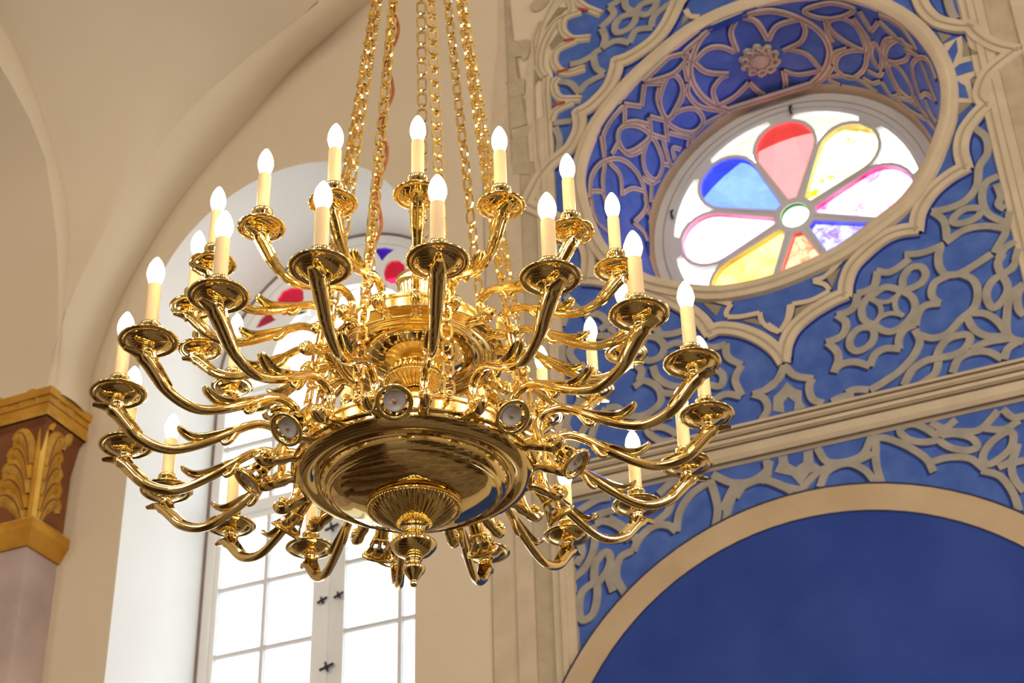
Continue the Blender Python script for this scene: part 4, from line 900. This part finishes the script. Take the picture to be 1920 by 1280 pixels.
for k in range(9):
    if k == 0: o = s0
    else:
        o = dup_tree(s0, ch)
    o.rotation_euler = (0, 0, rad(-2.61+40*k))

# chains: oblong links and round rings, slack brown cable along one of them
def link_mesh(hw, hh, t_, d_, nm, n=5):
    P = []
    for c_, s0_ in ((hh, 0), (-hh, pi)):
        for k in range(n+1):
            a = s0_+pi*k/n; P.append((hw*cos(a), 0, c_+hw*.85*sin(a)))
    vs = []; N = len(P)
    for i in range(N):
        p = V(P[i]); r = V((p.x, 0, p.z-(hh if p.z > hh else (-hh if p.z < -hh else p.z)))).normalized()
        if abs(p.z) <= hh+1e-6: r = V((1 if p.x > 0 else -1, 0, 0))
        for a, b_ in ((-1, -1), (1, -1), (1, 1), (-1, 1)): vs.append(p+r*(t_*a/2)+V((0, d_*b_/2, 0)))
    return raw(vs, grid_faces(N, 4, True, True), nm)
ml = link_mesh(.0100, .0098, .0048, .0056, 'chain_link'); ml.materials.append(M['chain'])
mr = link_mesh(.0085, .0010, .0042, .0046, 'chain_ring', 7); mr.materials.append(M['chain'])
RB, HB, RT, HT = .2600, -.062, .1404, 1.0
PITCH = .0465
chain_line = {}
for c in range(9):
    th = rad(18+40*c+(10 if c == 7 else -15 if c == 6 else 0))+.0098
    d0 = V((sin(th), -cos(th), 0)); a = d0*RB+V((0, 0, HB)); b_ = d0*RT+V((0, 0, HT)); dr = (b_-a).normalized()
    co_ = empty('chain', (0, 0, 0), 0, ch)
    chain_line[c] = (a, dr, d0)
    zt_ = 1.38; n_l = int((zt_-HB)/dr.z/PITCH)
    side_ = dr.cross(d0).normalized(); front = side_.cross(dr).normalized()
    turn = 0 if c % 3 != 1 else .5
    for k in range(n_l):
        for ring in (0, 1):
            p = a+dr*(.018+PITCH*(k+.5*ring))
            yaw = (0 if not ring else pi/2)+random.uniform(-.12, .12)
            x_ = side_*cos(yaw)+front*sin(yaw); y_ = dr.cross(x_)
            mt = Matrix(((x_.x, y_.x, dr.x, p.x), (x_.y, y_.y, dr.y, p.y), (x_.z, y_.z, dr.z, p.z), (0, 0, 0, 1)))
            o = bpy.data.objects.new('chain_ring' if ring else 'chain_link', mr if ring else ml); C.objects.link(o); o.parent = co_; o.matrix_local = mt
    # eye bolt on the drum
    add('eye_bolt', [tube([d0*.222+V((0, 0, -.068)), d0*.245+V((0, 0, -.068)), d0*.255+V((0, 0, -.066))], .006, 8), xf(tube([(.008*cos(t_), 0, .008*sin(t_)) for t_ in [2*pi*q_/10 for q_ in range(11)]], .0028, 6, (0, 1, 0)), Matrix.Translation(d0*.259+V((0, 0, -.060))) @ Matrix.Rotation(th, 4, 'Z'))], M['brass'], co_)
    # the run above the picture, up to the ceiling crown
    top = V((0, 0, 2.25))+d0*.03; vs = []; parts = []
    p0 = a+dr*(.018+PITCH*n_l); Ls = (top-p0).length; nn_ = int(Ls/PITCH)
    d2 = (top-p0).normalized()
    for k in range(nn_*2):
        p = p0+d2*(Ls*k/(nn_*2)); s2 = side_ if k % 2 == 0 else d0
        hw_, hh_ = (.0095, .017) if k % 2 == 0 else (.008, .008)
        ring_pts = [p+s2*(hw_*cos(t_))+d2*(hh_*sin(t_)) for t_ in [2*pi*q_/8 for q_ in range(9)]]
        parts.append(tube(ring_pts, .0024, 4, tuple(s2.cross(d2)), caps=False))
    o = add('upper_chain', parts, M['chain'], co_); o['kind'] = 'stuff'
a, dr, d0 = chain_line[8]
cb = [a+dr*s_-d0*.004+V((.007+.009*sin(s_*31), .0, 0)) for s_ in [.36+.045*k for k in range(28)]]+[V((0, -.05, 2.2))]
add('power_cable', tube(catmull(cb, 6), .0036, 8), M['cable'], ch)['label'] = 'brown power cable threaded along a chain'
add('ceiling_crown', [lathe(smooth_prof([(.0001, 2.23), (.05, 2.24), (.055, 2.26), (.03, 2.29), (.014, 2.32), (.012, 2.5)], 3), 32), tube([(0, 0, 2.45), (0, 0, 12.5-Cc.z)], .008, 8)], M['brass'], ch)

# ------------------------------------------------------------------ pews added below the view as dark shapes for the bowl's reflections
def pew(x, y, label):
    pw = empty('added_pew', (x, y, 0)); tag(pw, label, 'pew', group='pews added for reflections')
    add('seat', box(-1.5, 1.5, -.25, .2, .42, .46), M['pew'], pw, smooth=False); add('backrest', box(-1.5, 1.5, -.3, -.26, .42, .95), M['pew'], pw, smooth=False)
    for x_ in (-1.5, 1.46): add('bench_end', box(x_, x_+.05, -.32, .22, 0, 1.0), M['pew'], pw, smooth=False)
for r, w_ in enumerate(('first', 'second', 'third', 'fourth', 'fifth', 'sixth', 'seventh', 'eighth', 'ninth')):
    pew(2.0, 5.6-r*1.05, w_+' dark wooden pew from the window wall, added unseen for reflections, right of the aisle')
    pew(-3.6, 5.6-r*1.05, w_+' dark wooden pew from the window wall, added unseen for reflections, left of the aisle')
